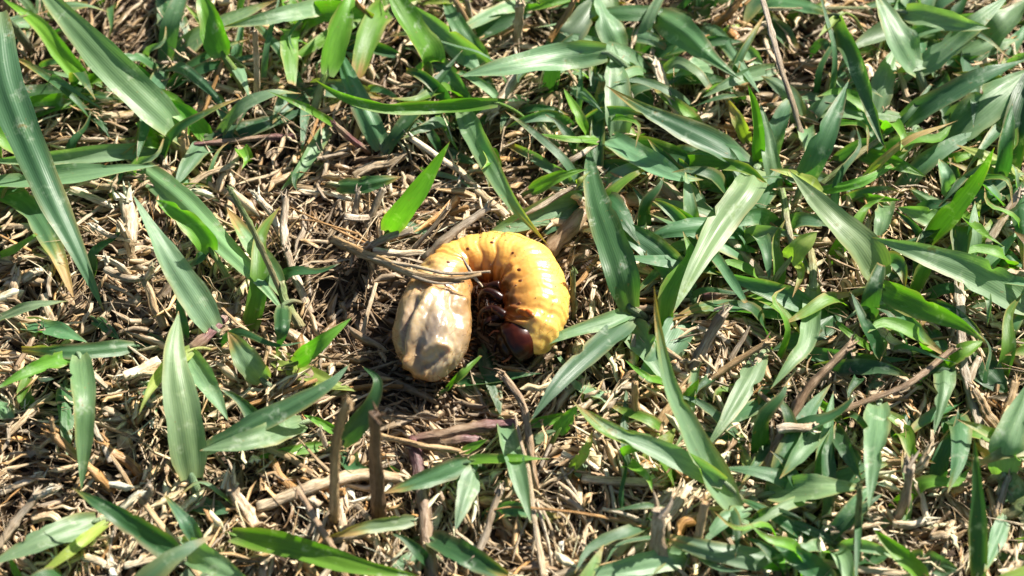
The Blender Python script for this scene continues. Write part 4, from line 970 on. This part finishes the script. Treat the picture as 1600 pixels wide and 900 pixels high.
build_stems('''
F o 10 | 351,88,6 330,140,4 303,216,1.5 | orange dead stem hanging straight down from the bright green shoot
R e 13 j=1 | 350,84,6 372,98,5 398,122,2 |
S p 10 | 402,174 398,48 | 
F v 11 | 436,142,1 418,112,3 404,94,4 |
R v 13 j=2 | 470,212,2 380,216,2.4 300,226,2.6 |
F v 12 | 578,238,1 548,216,4 520,192,7 |
F o 15 | 596,46,2 575,22,5 550,-6,8 |
S t 13 j=2 lean=.5 | 770,90 745,58 708,-4 | jointed tan stem leaning above the speckled waxy blade
S k 12 lean=.4 | 742,62 735,30 728,-4 |
F w 15 | 748,298,1.5 716,266,3 640,214,5 | bleached stick with rounded end behind the vivid blade at the grub's back
F p 16 | 214,178,2 182,182,3 163,180,3 |
F p 13 | 282,238,1 262,212,3 234,180,6 | broken pale straw stub with split end under the broad tapering waxy blade
F p 16 | 400,150,2 340,136,3 294,118,4 |
F k 12 | 290,190,2 340,165,2 396,152,3 |
F w 14 | 362,205,2 372,180,4 386,158,5 |
F p 12 | 285,300,2 320,275,3 365,258,3 |
S t 16 lean=.5 | 290,262 285,215 |
S k 15 | 8,30 12,-20 |
F t 13 | 40,52,3 5,66,3 |
S o 9 | 42,125 43,98 |
R k 11 j=2 h=9 | 1257,246,1 1252,205,4 1228,128,9 1190,-6,14 | thin wiry green stalk bent at its foot
R e 8 j=1 h=6 | 1200,14 1350,12 |
R e 12 j=1 | 1280,292,2 1330,250,4 1384,212,5 |
F w 20 j=1 | 1080,200,2 1050,160,4 1024,98,4 | shredded white straw with torn flat faces under the creased blade
F w 18 | 1120,170,2 1090,190,3 1062,196,2 |
F p 15 | 1180,160,2 1130,138,2 1080,125,3 |
F k 13 | 865,268,2 900,245,4 930,225,3 |
S p 14 j=1 | 808,80 812,4 | 
F k 22 | 812,110,3 792,140,3 764,178,4 |
F p 12 | 836,180,2 852,200,3 868,215,3 |
R e 14 j=1 | 872,230,2 850,200,4 836,176,5 |
X t 7 | 880,100,4 910,140,3 |
F o 14 | 858,64,4 880,30,6 900,-5,9 |
F o 18 | 1115,40,2 1140,22,4 1160,-5,6 |
F p 12 | 1130,75,3 1165,60,4 1192,40,4 |
F t 9 | 1290,150,2 1300,120,4 1312,96,5 |
F k 14 | 1250,98,2 1290,96,2 1316,90,3 |
F p 9 | 1225,115,2 1200,75,3 1195,60,3 |
F p 13 | 1420,160,2 1408,120,4 1400,100,5 |
F k 16 j=2 | 165,420,3 200,435,4.5 230,432,4 | bleached broken node with knobbly white ends
F w 15 | 200,430,4 182,412,6 163,404,7 |
F w 12 | 226,436,4 236,424,6 236,416,7 |
F t 15 | 257,512,1.5 240,470,3 224,436,4 |
S p 16 j=1 lean=.4 | 205,420 198,375 190,350 |
F w 26 | 204,380,2 202,340,3 196,308,3 | wide bleached sheath lying above the bleached broken node
F w 11 | 204,374,4 170,366,5 146,352,6 |
F w 15 | 110,296,3 150,310,3 178,324,2 |
F p 14 | 0,356,2 40,352,2.5 68,356,2 |
F p 18 | 18,470,2 22,450,3 26,430,3 |
F w 15 | 35,440,2 50,428,2.5 66,424,2 |
R v 18 j=3 | 298,547,3 335,515,3 376,477,2 | purple jointed stolon with pale node beside the leaf-shaped blue-green blade
X t 7 | 388,518,3 355,490,4 320,450,4 |
F w 18 | 248,565,2.5 220,580,3 192,588,3.5 | cut pale straw end lying below the purple jointed stolon
S e 10 lean=.6 | 462,520 440,460 400,370 360,296 | slim dark green stem leaning beside the half-yellow blade
R e 14 j=1 | 470,512,2 450,480,4 438,440,6 |
F k 15 j=1 | 485,490,1 460,425,3 446,385,4.5 | jointed tan stalk slanting down through bare straw
F k 14 | 446,385,4.5 442,350,5 446,306,6 |
F w 14 | 434,358,3 420,330,4 400,302,5 |
X o 6 | 575,382,4 520,356,4 450,322,3 |
X o 5 | 560,366,4 500,348,4 450,342,3 |
X t 22 j=0 | 522,374,3 575,398,6 640,424,10 700,436,12.2 752,428,12.7 | grey stalk lying over the grub, flattened and split into points
X p 10 | 560,398,5 640,416,10.4 700,428,12.6 766,424,12.9 |
X k 8 | 600,414,7 650,432,10.6 690,442,12 726,440,12.2 |
X k 7 | 742,434,12 734,420,12.6 722,402,13.2 |
X w 6 | 734,426,12.3 745,436,12 754,448,11.6 |
F k 16 | 645,360,6 610,372,5 576,386,5 |
F w 13 | 583,392,5 620,394,5 660,394,5 |
F k 10 | 646,390,3 670,360,5 698,326,7 | grey straw stick sloping up behind the grub
F k 20 j=1 | 664,406,5 704,370,7 764,324,8 | stout grey cane with a joint resting behind the grub's arched back
F k 12 | 550,352,1 560,298,5 |
F k 14 | 572,356,1 600,294,5 |
F p 8 | 565,528,2 575,490,2.5 588,442,3 | lone thin pale straw beside the shadowed hollow left of the grub
F p 17 | 745,298,2 768,315,3 792,338,3 |
F k 13 | 798,345,3 850,318,4 900,290,5 |
S e 9 lean=.2 | 896,505 895,424 | small yellowish stub standing against the grub's bright flank
F w 15 | 978,356,2 1020,358,2.4 1066,356,2 |
F p 15 | 980,372,2 1025,376,2.4 1064,384,2 |
F w 14 | 985,340,2 1030,342,2.4 1075,350,2 |
F n 40 | 856,392,1.5 890,358,2.5 926,318,2 | decayed dark brown leaf scrap beyond the grub's back
F n 32 | 966,314,1.5 1005,312,2 1046,318,2 |
R k 23 j=2 | 1190,436,2 1146,384,3.5 1106,348,4 1052,300,4 1030,280,4 | pale slanting runner, woody and jointed
R v 20 j=2 | 1098,462,2 1130,458,2.5 1168,456,2 |
R v 15 j=1 | 988,482,2.5 1020,482,2.5 1054,482,2.4 |
F d 10 | 982,401,8 948,400,8 |
S k 17 j=1 lean=.7 | 1065,606 1098,545 1131,487 | grey straw stub with torn top leaning over dark leaves
F t 20 | 1018,694,1 1040,650,2.5 1066,604,3 |
F t 14 j=1 | 1095,602,2 1147,567,4 1202,532,6 | tan straw rod sloping past the hanging pale blade
X k 10 | 1140,564,3 1172,508,5 |
R e 12 j=1 | 1242,402,6 1232,350,6 1222,296,5 |
R e 13 j=1 | 1270,452,5 1270,420,4 1268,390,3 |
R k 19 j=4 h=3 | 1548,728,1.5 1515,610,3 1506,540,4 1500,450,4.5 1493,332,5 | long grey runner, straight and woody, passing under green blades
F k 20 | 1520,412,2 1555,360,4 1594,300,6 | 
F p 11 | 1562,352,3 1606,410,2.5 |
F p 11 | 1532,416,3 1606,430,3 |
F n 16 j=1 | 1196,740,2 1228,668,5 1262,612,7 1332,536,9 | flaky brown twig with pale peeling joint
F w 16 | 1215,672,6 1245,668,6.5 1275,666,6 |
F n 13 j=2 | 1276,655,3 1380,618,5 1432,590,6 1494,542,6 | bent brown branch creeping below the vivid cupped blades
F p 12 | 1376,540,3 1400,545,3 1424,548,3 |
F w 16 | 1372,515,2 1395,530,3 1412,542,3 |
F o 17 j=2 | 178,768,1 145,735,4 110,704,6 76,674,8 | forked orange twig rising from the pale thatch
F t 9 | 84,684,7.5 82,668,9 80,656,10 |
X k 11 h=5 | 172,722,4 158,690,5 130,637,6 84,598,7 |
F o 18 j=2 | 221,744,1.5 195,722,3 158,692,5 | orange cut stem piece with a joint, joined to a thin curved stalk
X t 9 | 208,766,2 180,720,4 160,692,5 |
F t 13 j=1 | 314,905,2 268,842,4 221,782,7 | slim brown twig with a forked top over dark leaves
F k 12 | 224,786,6 234,770,8 234,758,9 |
F p 23 j=2 | 398,824,2 375,780,3 356,744,5 | knobbly pale stump of dry stem
F k 15 j=1 | -6,856,2 30,810,3 58,772,4 | forked grey stick at the straw's edge
F w 14 | 55,776,4 72,770,4.5 84,764,5 |
S t 14 j=1 | 523,832 526,700 544,626 | upright jointed tan stem with broken top
S d 18 j=0 | 591,818 585,646 | charred upright stub with square top
F n 14 j=2 | 542,905,2 512,848,5 466,766,9 | purple-brown leaning twig with frayed side
R v 22 j=2 | 674,905,2 668,850,2.5 662,760,3 650,708,3 643,686,2 | thick purple-and-green runner passing down beside the charred stub
R v 19 j=2 | 640,688,2 690,676,3 738,668,3.2 806,662,2.6 | purple runner with swollen joints below the grub's rear
R v 17 j=1 | 672,690,2 720,690,3 750,688,2.5 |
F t 12 | 592,680,3.5 650,694,4 722,706,4 |
F p 22 j=1 | 402,792,2 510,756,3 570,742,3 632,750,2.5 | long pale cane lying behind the upright jointed tan stem
F t 14 | 395,690,3 450,715,3 495,745,2.5 |
X t 7 | 516,738,4 492,715,5 466,684,5 |
F w 10 | 508,697,4 502,680,6 498,672,7 |
F p 18 | 530,760,2 535,800,2.5 540,845,2 |
F k 12 | 745,868,3 765,810,4 783,764,5 |
S k 12 | 747,910 746,868 |
X o 8 h=5 | 1024,828,3 940,808,5 867,797,5.5 800,792,5 760,800,4 | orange straw thread, long and thin, lying on the thatch
S t 14 j=1 lean=.5 | 1080,905 1092,840 1103,786 | smooth tan stub standing beside the pale folded leaves
S k 20 j=1 lean=.3 | 1046,905 1029,856 1031,796 | thick grey stub with crumbling head
F n 15 j=1 | 838,768,2 824,672,4 814,630,5 784,584,6 | rough brown stalk with crusty joint in front of the grub
X p 10 | 850,905,3 832,775,5 805,648,6 |
X p 6 | 838,780,5 862,830,3 872,880,2 |
X p 6 | 838,780,5 815,830,3 800,880,2 |
X w 6 | 836,780,5 836,840,3 828,895,2 |
X p 5 | 840,782,5 885,810,3 905,850,2 |
X w 7 | 838,785,5 856,850,3.5 866,905,2 | splayed pale fibres of a shredded stem
S t 12 | 997,668 992,598 |
F p 19 | 910,748,2.2 970,754,2.6 1028,757,2.2 | thick pale straw tube lying on shredded thatch
F p 22 | 962,872,2 1010,820,2.6 1052,768,2.8 |
F w 20 | 984,876,2 1036,812,2.6 1076,760,2.8 |
F k 14 | 1256,742,1.5 1290,712,2 1324,680,2.5 |
S k 19 j=1 lean=.5 | 1385,834 1412,790 1424,728 | frayed grey stub with pale green foot
F p 17 | 1428,738,3 1440,722,4 1452,704,5 |
F w 11 | 1448,810,2 1440,780,3 1430,756,4 |
X t 7 | 1512,757,3.5 1440,762,3.5 1378,760,3 |
F t 17 | 1562,670,2 1545,642,3 1522,608,4 |
F t 15 | 1566,662,2 1576,630,3 1588,596,4 |
F k 14 | 1558,806,2 1568,775,3 1578,742,4 |
R e 16 j=1 | 1566,806,2 1585,796,3 1608,780,4 |
S e 10 lean=.3 | 1338,895 1343,762 |
F p 13 | 1298,832,2.5 1335,826,3 1372,818,3 |
F w 13 | 1325,850,2.5 1350,846,3 1376,838,3 |
F p 12 | 1278,876,2.5 1340,888,3 1415,898,3 |
F t 12 | 1385,722,2.5 1415,720,3 1442,714,3 |
F w 15 | 1395,818,2.5 1425,816,3 1450,812,3 |
F p 14 | 1455,838,2.5 1475,836,3 1492,828,2.6 |
F p 16 | 0,480,2 40,495,2 70,500,2 |
F w 12 | 0,770,2 30,758,2.5 62,742,2.5 |
F p 14 | 50,812,2 80,808,2.5 100,822,2 |
F w 14 | 130,870,2.5 155,880,3 172,886,2.6 |
F w 12 | 195,884,2.5 235,876,3 280,880,2.6 |
''')
# ---------------------------------------------------------------- thatch: the uncountable mat of shredded straw
PAL = np.array([STRAW[k] for k in 'ppwktntok']) * np.array([1.20, 1.15, 1.06]); PALW = np.array([.22, .14, .12, .16, .14, .08, .06, .03, .05])
def thatch_batch(name, N, lo, hi, len_rng, rad_rng, zmax, flat, avoid=True, seg=4, sides=4, dark=1.0, inside=None, clump=0.0):
    r = np.random.default_rng(len(name) * 77 + N)
    xy = np.stack([r.uniform(lo[0], hi[0], N), r.uniform(lo[1], hi[1], N)], -1)
    if inside is not None:                     # ring only
        keep = ~((xy[:, 0] > inside[0]) & (xy[:, 0] < inside[1]) & (xy[:, 1] > inside[2]) & (xy[:, 1] < inside[3])); xy = xy[keep]
    if clump:                                  # mats and gaps
        nv_ = np.array([noise.noise(Vector((x * 0.13, y * 0.13, 8.0))) + 0.6 * noise.noise(Vector((x * 0.33, y * 0.33, 2.0))) for x, y in xy])
        xy = xy[r.random(len(xy)) < np.clip(1.0 - clump * (0.55 - 1.9 * nv_), 0.05, 1)]
    if avoid:
        keep = np.array([not near_grub(x, y, 0.9) for x, y in xy]); xy = xy[keep]
    N = len(xy)
    ang = np.array([noise.noise(Vector((x * 0.055, y * 0.055, 5.0))) for x, y in xy]) * 5.0 + r.normal(0, 0.55, N)
    ln = r.uniform(*len_rng, N) * (0.6 + 0.8 * r.random(N) ** 2); rad = r.uniform(*rad_rng, N) * (0.5 + 0.9 * r.random(N) ** 2)
    hump = np.array([noise.noise(Vector((x * 0.09, y * 0.09, 1.0))) for x, y in xy]) * 1.5
    z0 = np.clip(r.random(N) ** 1.3 * zmax + hump, 0.05, None)
    tilt = r.normal(0, 0.16, N)
    d = np.stack([np.cos(ang) * np.cos(tilt), np.sin(ang) * np.cos(tilt), np.sin(tilt)], -1)
    sidev = np.stack([-np.sin(ang), np.cos(ang), np.zeros(N)], -1)
    t = np.linspace(-0.5, 0.5, seg + 1)
    bend = r.normal(0, 0.12, N) * ln; sag = r.normal(0, 0.06, N) * ln
    C = np.concatenate([xy, z0[:, None]], 1)[:, None, :] + d[:, None, :] * (t[None, :, None] * ln[:, None, None])
    C = C + sidev[:, None, :] * (bend[:, None] * (0.25 - t[None] ** 2) * 2)[..., None]
    C[..., 2] += sag[:, None] * (0.25 - t[None] ** 2) * 2
    C[..., 2] = np.maximum(C[..., 2], -0.5)
    C[:, 1:-1] += r.normal(0, 0.16, (N, seg - 1, 3)) * np.array([1, 1, 0.6])
    tw = r.uniform(0, 6.28, N)[:, None] + r.normal(0, 0.8, N)[:, None] * t[None]
    up = np.array([0, 0, 1.0])
    w = rad[:, None] * np.clip(1 - (np.abs(t)[None] * 2) ** r.uniform(2, 9, N)[:, None], 0.12, 1) * np.where(r.random(N) < 0.5, 1, 1)[:, None]
    sq = r.uniform(*flat, N)
    a = np.arange(sides) / sides * 2 * math.pi
    lx = np.cos(a)[None, None, :] * w[:, :, None]; ly = np.sin(a)[None, None, :] * w[:, :, None] * sq[:, None, None]
    tw = (tw * 0.25)[..., None]
    ax, ay = lx * np.cos(tw) - ly * np.sin(tw), lx * np.sin(tw) + ly * np.cos(tw)
    V = C[:, :, None, :] + sidev[:, None, None, :] * ax[..., None] + up * ay[..., None]
    V = V + r.normal(0, 0.22, V.shape) * w[:, :, None, None] * np.array([1, 1, 0.5])      # ragged, split edges
    nv = (seg + 1) * sides
    f = grid_faces(seg + 1, sides, True)
    caps = np.array([[0, 1, 2, 3], [nv - 1, nv - 2, nv - 3, nv - 4]]) if sides == 4 else np.zeros((0, 4), int)
    f = np.vstack([f, caps])
    F = (f[None] + (np.arange(N) * nv)[:, None, None]).reshape(-1, 4)
    ci = r.choice(len(PAL), N, p=PALW / PALW.sum())
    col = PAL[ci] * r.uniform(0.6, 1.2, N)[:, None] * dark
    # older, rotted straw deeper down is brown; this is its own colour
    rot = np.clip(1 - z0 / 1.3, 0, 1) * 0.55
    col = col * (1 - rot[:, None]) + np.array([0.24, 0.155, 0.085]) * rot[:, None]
    q = to_px(np.concatenate([xy, z0[:, None]], 1))          # rotted thatch plus shade painted into the colour, round the grub and under grass
    shade_rot = np.zeros(N)
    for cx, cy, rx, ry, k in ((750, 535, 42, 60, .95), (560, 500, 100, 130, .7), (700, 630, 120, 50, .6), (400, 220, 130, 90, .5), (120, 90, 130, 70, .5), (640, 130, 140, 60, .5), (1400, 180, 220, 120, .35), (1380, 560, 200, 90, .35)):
        shade_rot = np.maximum(shade_rot, k * np.exp(-((q[:, 0] - cx) / rx) ** 2 - ((q[:, 1] - cy) / ry) ** 2))
    col = col * (1 - shade_rot[:, None]) + np.array([0.15, 0.088, 0.045]) * shade_rot[:, None]
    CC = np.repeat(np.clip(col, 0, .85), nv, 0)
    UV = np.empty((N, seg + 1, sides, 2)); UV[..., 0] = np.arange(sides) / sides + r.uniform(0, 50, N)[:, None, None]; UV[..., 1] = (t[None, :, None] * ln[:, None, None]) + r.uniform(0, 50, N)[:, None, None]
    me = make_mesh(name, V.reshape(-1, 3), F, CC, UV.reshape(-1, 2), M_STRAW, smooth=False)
    return me

FX, FY0, FY1 = 92.0, -66.0, 74.0          # the stretch of lawn around what is seen
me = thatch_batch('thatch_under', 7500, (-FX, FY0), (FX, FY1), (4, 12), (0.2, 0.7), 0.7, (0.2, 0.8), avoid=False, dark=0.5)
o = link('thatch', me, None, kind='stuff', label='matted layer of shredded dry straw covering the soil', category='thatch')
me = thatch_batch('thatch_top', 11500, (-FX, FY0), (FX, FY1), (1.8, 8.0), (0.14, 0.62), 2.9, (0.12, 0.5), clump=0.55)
link('thatch', me, None, kind='stuff', label='loose top layer of pale straw chips and shreds', category='thatch')
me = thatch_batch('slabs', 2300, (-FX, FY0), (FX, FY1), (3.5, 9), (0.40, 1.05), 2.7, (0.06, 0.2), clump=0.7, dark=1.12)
link('thatch', me, None, kind='stuff', label='torn flat sheaths of bleached straw lying in the thatch', category='thatch')
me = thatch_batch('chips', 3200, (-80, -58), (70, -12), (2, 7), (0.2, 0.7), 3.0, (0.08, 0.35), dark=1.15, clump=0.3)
link('thatch', me, None, kind='stuff', label='bright heap of shredded straw chips in front of the grub', category='thatch')
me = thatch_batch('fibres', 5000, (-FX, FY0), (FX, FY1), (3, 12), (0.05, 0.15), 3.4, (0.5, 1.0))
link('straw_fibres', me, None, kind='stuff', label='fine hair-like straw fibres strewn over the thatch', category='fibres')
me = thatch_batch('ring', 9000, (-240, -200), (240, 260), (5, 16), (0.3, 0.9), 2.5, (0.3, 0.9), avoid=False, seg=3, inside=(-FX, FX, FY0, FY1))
link('thatch', me, None, kind='stuff', label='straw thatch of the lawn around', category='thatch')

# ---------------------------------------------------------------- single loose straws on top, each its own thing
def loose_straws(N):
    protos = []
    for k in range(24):
        r = np.random.default_rng(900 + k); ln = r.uniform(4.0, 10.5); rad = r.uniform(0.22, 0.55)
        C = np.array([[-ln / 2, 0, 0], [-ln / 6, r.normal(0, .4), r.uniform(0, .5)], [ln / 6, r.normal(0, .4), r.uniform(0, .5)], [ln / 2, 0, 0]])
        ck = 'ppwktnpwko'[k % 10]
        me, _, _ = stem_mesh(C, np.array([1, 1, .95, .8]) * rad, STRAW[ck], 900 + k, joints=k % 3 == 0)
        protos.append((me, ck, ('long ' if ln > 8 else 'short ' if ln < 5.8 else '') + ('thick ' if rad > 0.44 else 'thin ' if rad < 0.32 else '') + ('jointed ' if k % 3 == 0 else '')))
    r = np.random.default_rng(31); done = 0
    while done < N:
        px, py = r.uniform(-10, 1610), r.uniform(-10, 910)
        z = r.uniform(1.2, 2.6); p = at(px, py, z)
        if near_grub(p[0], p[1], 3.0): continue
        me, ck, word = protos[r.integers(len(protos))]
        o = link('straw_piece', me); o.location = Vector(p) * MM
        ang = noise.noise(Vector((p[0] * 0.055, p[1] * 0.055, 5.0))) * 5.0 + r.normal(0, 0.6)
        o.rotation_euler = (r.uniform(0, 6.28), r.normal(0, 0.14), ang)
        lm, d = where(px, py)
        o['label'] = f"loose {word}{STRAW_WORD[ck]} piece {NEAR_WORD(d)} {lm}".replace('straw piece', 'straw piece')
        if ck != 'p': o['label'] = o['label'].replace(' piece', ' straw piece')
        o['category'] = 'straw'; o['group'] = 'loose straws scattered on the thatch'
        done += 1
loose_straws(270)

# ---------------------------------------------------------------- the lawn that goes on outside the picture
def lawn_ring(N):
    r = np.random.default_rng(77); VV, FF, CC, UU = [], [], [], []; off = 0; k = 0
    while k < N:
        x, y = r.uniform(-230, 230), r.uniform(-190, 250)
        q = to_px(np.array([x, y, 3.0]))
        if -70 < q[0] < 1670 and -70 < q[1] < 990: continue
        a = r.uniform(0, 6.28); ln = r.uniform(8, 24); d = np.array([math.cos(a), math.sin(a), 0]); top = r.uniform(2, 13)
        P = np.array([[x, y, -0.5], [x, y, 0] + d * ln * .3 + [0, 0, top * .7], [x, y, 0] + d * ln * .7 + [0, 0, top], [x, y, 0] + d * ln + [0, 0, top * r.uniform(.4, 1.1)]])
        V, F, C, UV, _, _ = blade_geometry(P, r.uniform(2, 5), 'gwbdgw'[r.integers(6)], max(0, r.normal(0.02, 0.1)), 20000 + k, n=9, m=3)
        VV.append(V); FF.append(F + off); CC.append(C); UU.append(UV); off += len(V); k += 1
    me = make_mesh('lawn', np.vstack(VV), np.vstack(FF), np.vstack(CC), np.vstack(UU), M_BLADE)
    link('lawn_grass', me, None, kind='stuff', label='green lawn grass growing all around', category='grass')
lawn_ring(3200)

# ---------------------------------------------------------------- small young blades low in the thatch
def low_blades(N):
    protos = []
    for k in range(26):
        r = np.random.default_rng(400 + k); ln = r.uniform(6, 17); top = r.uniform(1.0, 7.5)
        P = np.array([[0, 0, -1.0], [ln * .3, r.normal(0, .5), top * .8], [ln * .7, r.normal(0, .8), top], [ln, r.normal(0, .8), top * r.uniform(.8, 1.2)]])
        wd, dr = r.uniform(0.9, 2.7), max(0, r.normal(0.05, 0.15))
        V, F, C, UV, _, _ = blade_geometry(P, wd, 'dgbdgwdb'[k % 8], dr, 30000 + k, n=14, m=5)
        word = ('long ' if ln > 13 else 'short ' if ln < 9 else '') + ('thin ' if wd < 1.5 else 'wide ' if wd > 2.1 else '')
        tail = ' with tan tip' if dr > 0.12 else ' bent upward' if top > 5 else ' lying flat' if top < 2.6 else ''
        protos.append((make_mesh('sprout', V, F, C, UV, M_BLADE), 'dgbdgwdb'[k % 8], word, tail))
    r = np.random.default_rng(55); done = 0
    while done < N:
        px, py = r.uniform(-20, 1620), r.uniform(-20, 920)
        dens = 0.15 + 0.75 * (px > 900) + 0.6 * (py < 320)
        if 440 < px < 720 and 300 < py < 640: dens *= 0.12
        if py > 640 and px < 900: dens *= 0.6
        if r.random() > dens: continue
        p = at(px, py, 0.0)
        if near_grub(p[0], p[1], 7.0): continue
        me, hk, word, tail = protos[r.integers(len(protos))]
        o = link('grass_sprout', me); o.location = Vector((p[0], p[1], 0.3)) * MM
        o.rotation_euler = (r.normal(0, 0.08), r.normal(0, 0.08), r.uniform(0, 6.28)); s = r.uniform(0.75, 1.25); o.scale = (s, s, s)
        lm, d = where(px, py)
        o['label'] = f"{word}{HUE_WORD[hk]} sprout{tail} {NEAR_WORD(d)} {lm}"
        o['category'] = 'grass sprout'; o['group'] = 'small young blades low in the thatch'
        done += 1
low_blades(230)

# ---------------------------------------------------------------- turf tufts: several blades and sheaths from one crown
def tufts(N):
    r = np.random.default_rng(123); done = 0; Tm = __import__('mathutils').Matrix.Translation
    while done < N:
        px, py = r.uniform(0, 1600), r.uniform(-10, 905)
        dens = 0.04 + 0.7 * (px > 900) + 0.75 * (py < 230) - 0.42 * (px > 900 and py > 520)
        if r.random() > dens: continue
        p = at(px, py, 0.0)
        if near_grub(p[0], p[1], 13.0): continue
        done += 1; k = int(r.integers(3, 6)); a0 = r.uniform(0, 6.28); hue = 'gdbgwd'[r.integers(6)]
        e = bpy.data.objects.new('grass_tuft', None); COL.objects.link(e); e.location = Vector(p) * MM
        lm, d = where(px, py)
        size = r.uniform(0.7, 1.25)
        for i in range(k):
            a = a0 + i * 6.28 / k * r.uniform(0.6, 1.2) + r.normal(0, .3); ln = r.uniform(9, 19) * size; top = r.uniform(2.0, 7.5)
            dr = np.array([math.cos(a), math.sin(a), 0]); sv = np.array([-dr[1], dr[0], 0]) * r.normal(0, 0.6)
            P = np.array([[0, 0, 0.6] + dr * 0.5, dr * ln * .33 + [0, 0, top * .8], dr * ln * .7 + sv * .6 + [0, 0, top], dr * ln + sv * 1.4 + [0, 0, top * r.uniform(.7, 1.15)]])
            wd = r.uniform(1.6, 3.6) * size
            V, F, C, UV, Cn, T = blade_geometry(P + p, wd, hue if r.random() < .7 else 'w', max(0, r.normal(0.04, 0.10)), 60000 + done * 7 + i, n=20, m=7, cut=r.random() < .2)
            me = make_mesh('blade', V, F, C, UV, M_BLADE); me.transform(Tm(-e.location)); link('blade', me, e)
            sh = sheath_mesh(Cn[0] * np.array([1, 1, 1.0]), T[0], wd, hue, done * 7 + i); sh.transform(Tm(-e.location)); link('sheath', sh, e)
        e['label'] = f"{'small' if size < .9 else 'spreading' if size > 1.1 else 'loose'} tuft of {k} {HUE_WORD[hue]} blades {NEAR_WORD(d)} {lm}"
        e['category'] = 'grass tuft'; e['group'] = 'turf tufts growing through the straw'
tufts(42)

# ---------------------------------------------------------------- crumbs of soil and chaff round the grub
def crumbs(N):
    r = np.random.default_rng(9); VV, FF, CC = [], [], []; off = 0
    base = np.array([[1, 1, 1], [-1, 1, 1], [-1, -1, 1], [1, -1, 1], [1, 1, -1], [-1, 1, -1], [-1, -1, -1], [1, -1, -1]], float) * 0.5
    quads = np.array([[0, 1, 2, 3], [7, 6, 5, 4], [0, 4, 5, 1], [1, 5, 6, 2], [2, 6, 7, 3], [3, 7, 4, 0]])
    for i in range(N):
        j = r.integers(len(GRUB_P)); v = GRUB_P[j]
        if i < 90: p = v + np.array([0, 0, 0.02])                        # stuck to the skin
        else:
            p = v + np.append(r.normal(0, 3.0, 2), 0); p[2] = r.uniform(0.6, 2.4)
        s = r.uniform(0.08, 0.20) if i < 90 else r.uniform(0.15, 0.5)
        VV.append(p + (base + r.normal(0, 0.17, (8, 3))) * s * np.array([r.uniform(.7, 1.8), 1, .7])); FF.append(quads + off); off += 8
        CC.append(np.tile(np.array([[.10, .06, .03], [.22, .14, .07], [.38, .28, .16]][r.integers(3)]), (8, 1)))
    me = make_mesh('soil_crumbs', np.vstack(VV), np.vstack(FF), np.vstack(CC), np.zeros((off, 2)), M_STRAW, False)
    link('soil_crumbs', me, None, kind='stuff', label='dark crumbs of soil and chaff round the grub', category='soil crumbs')
crumbs(900)
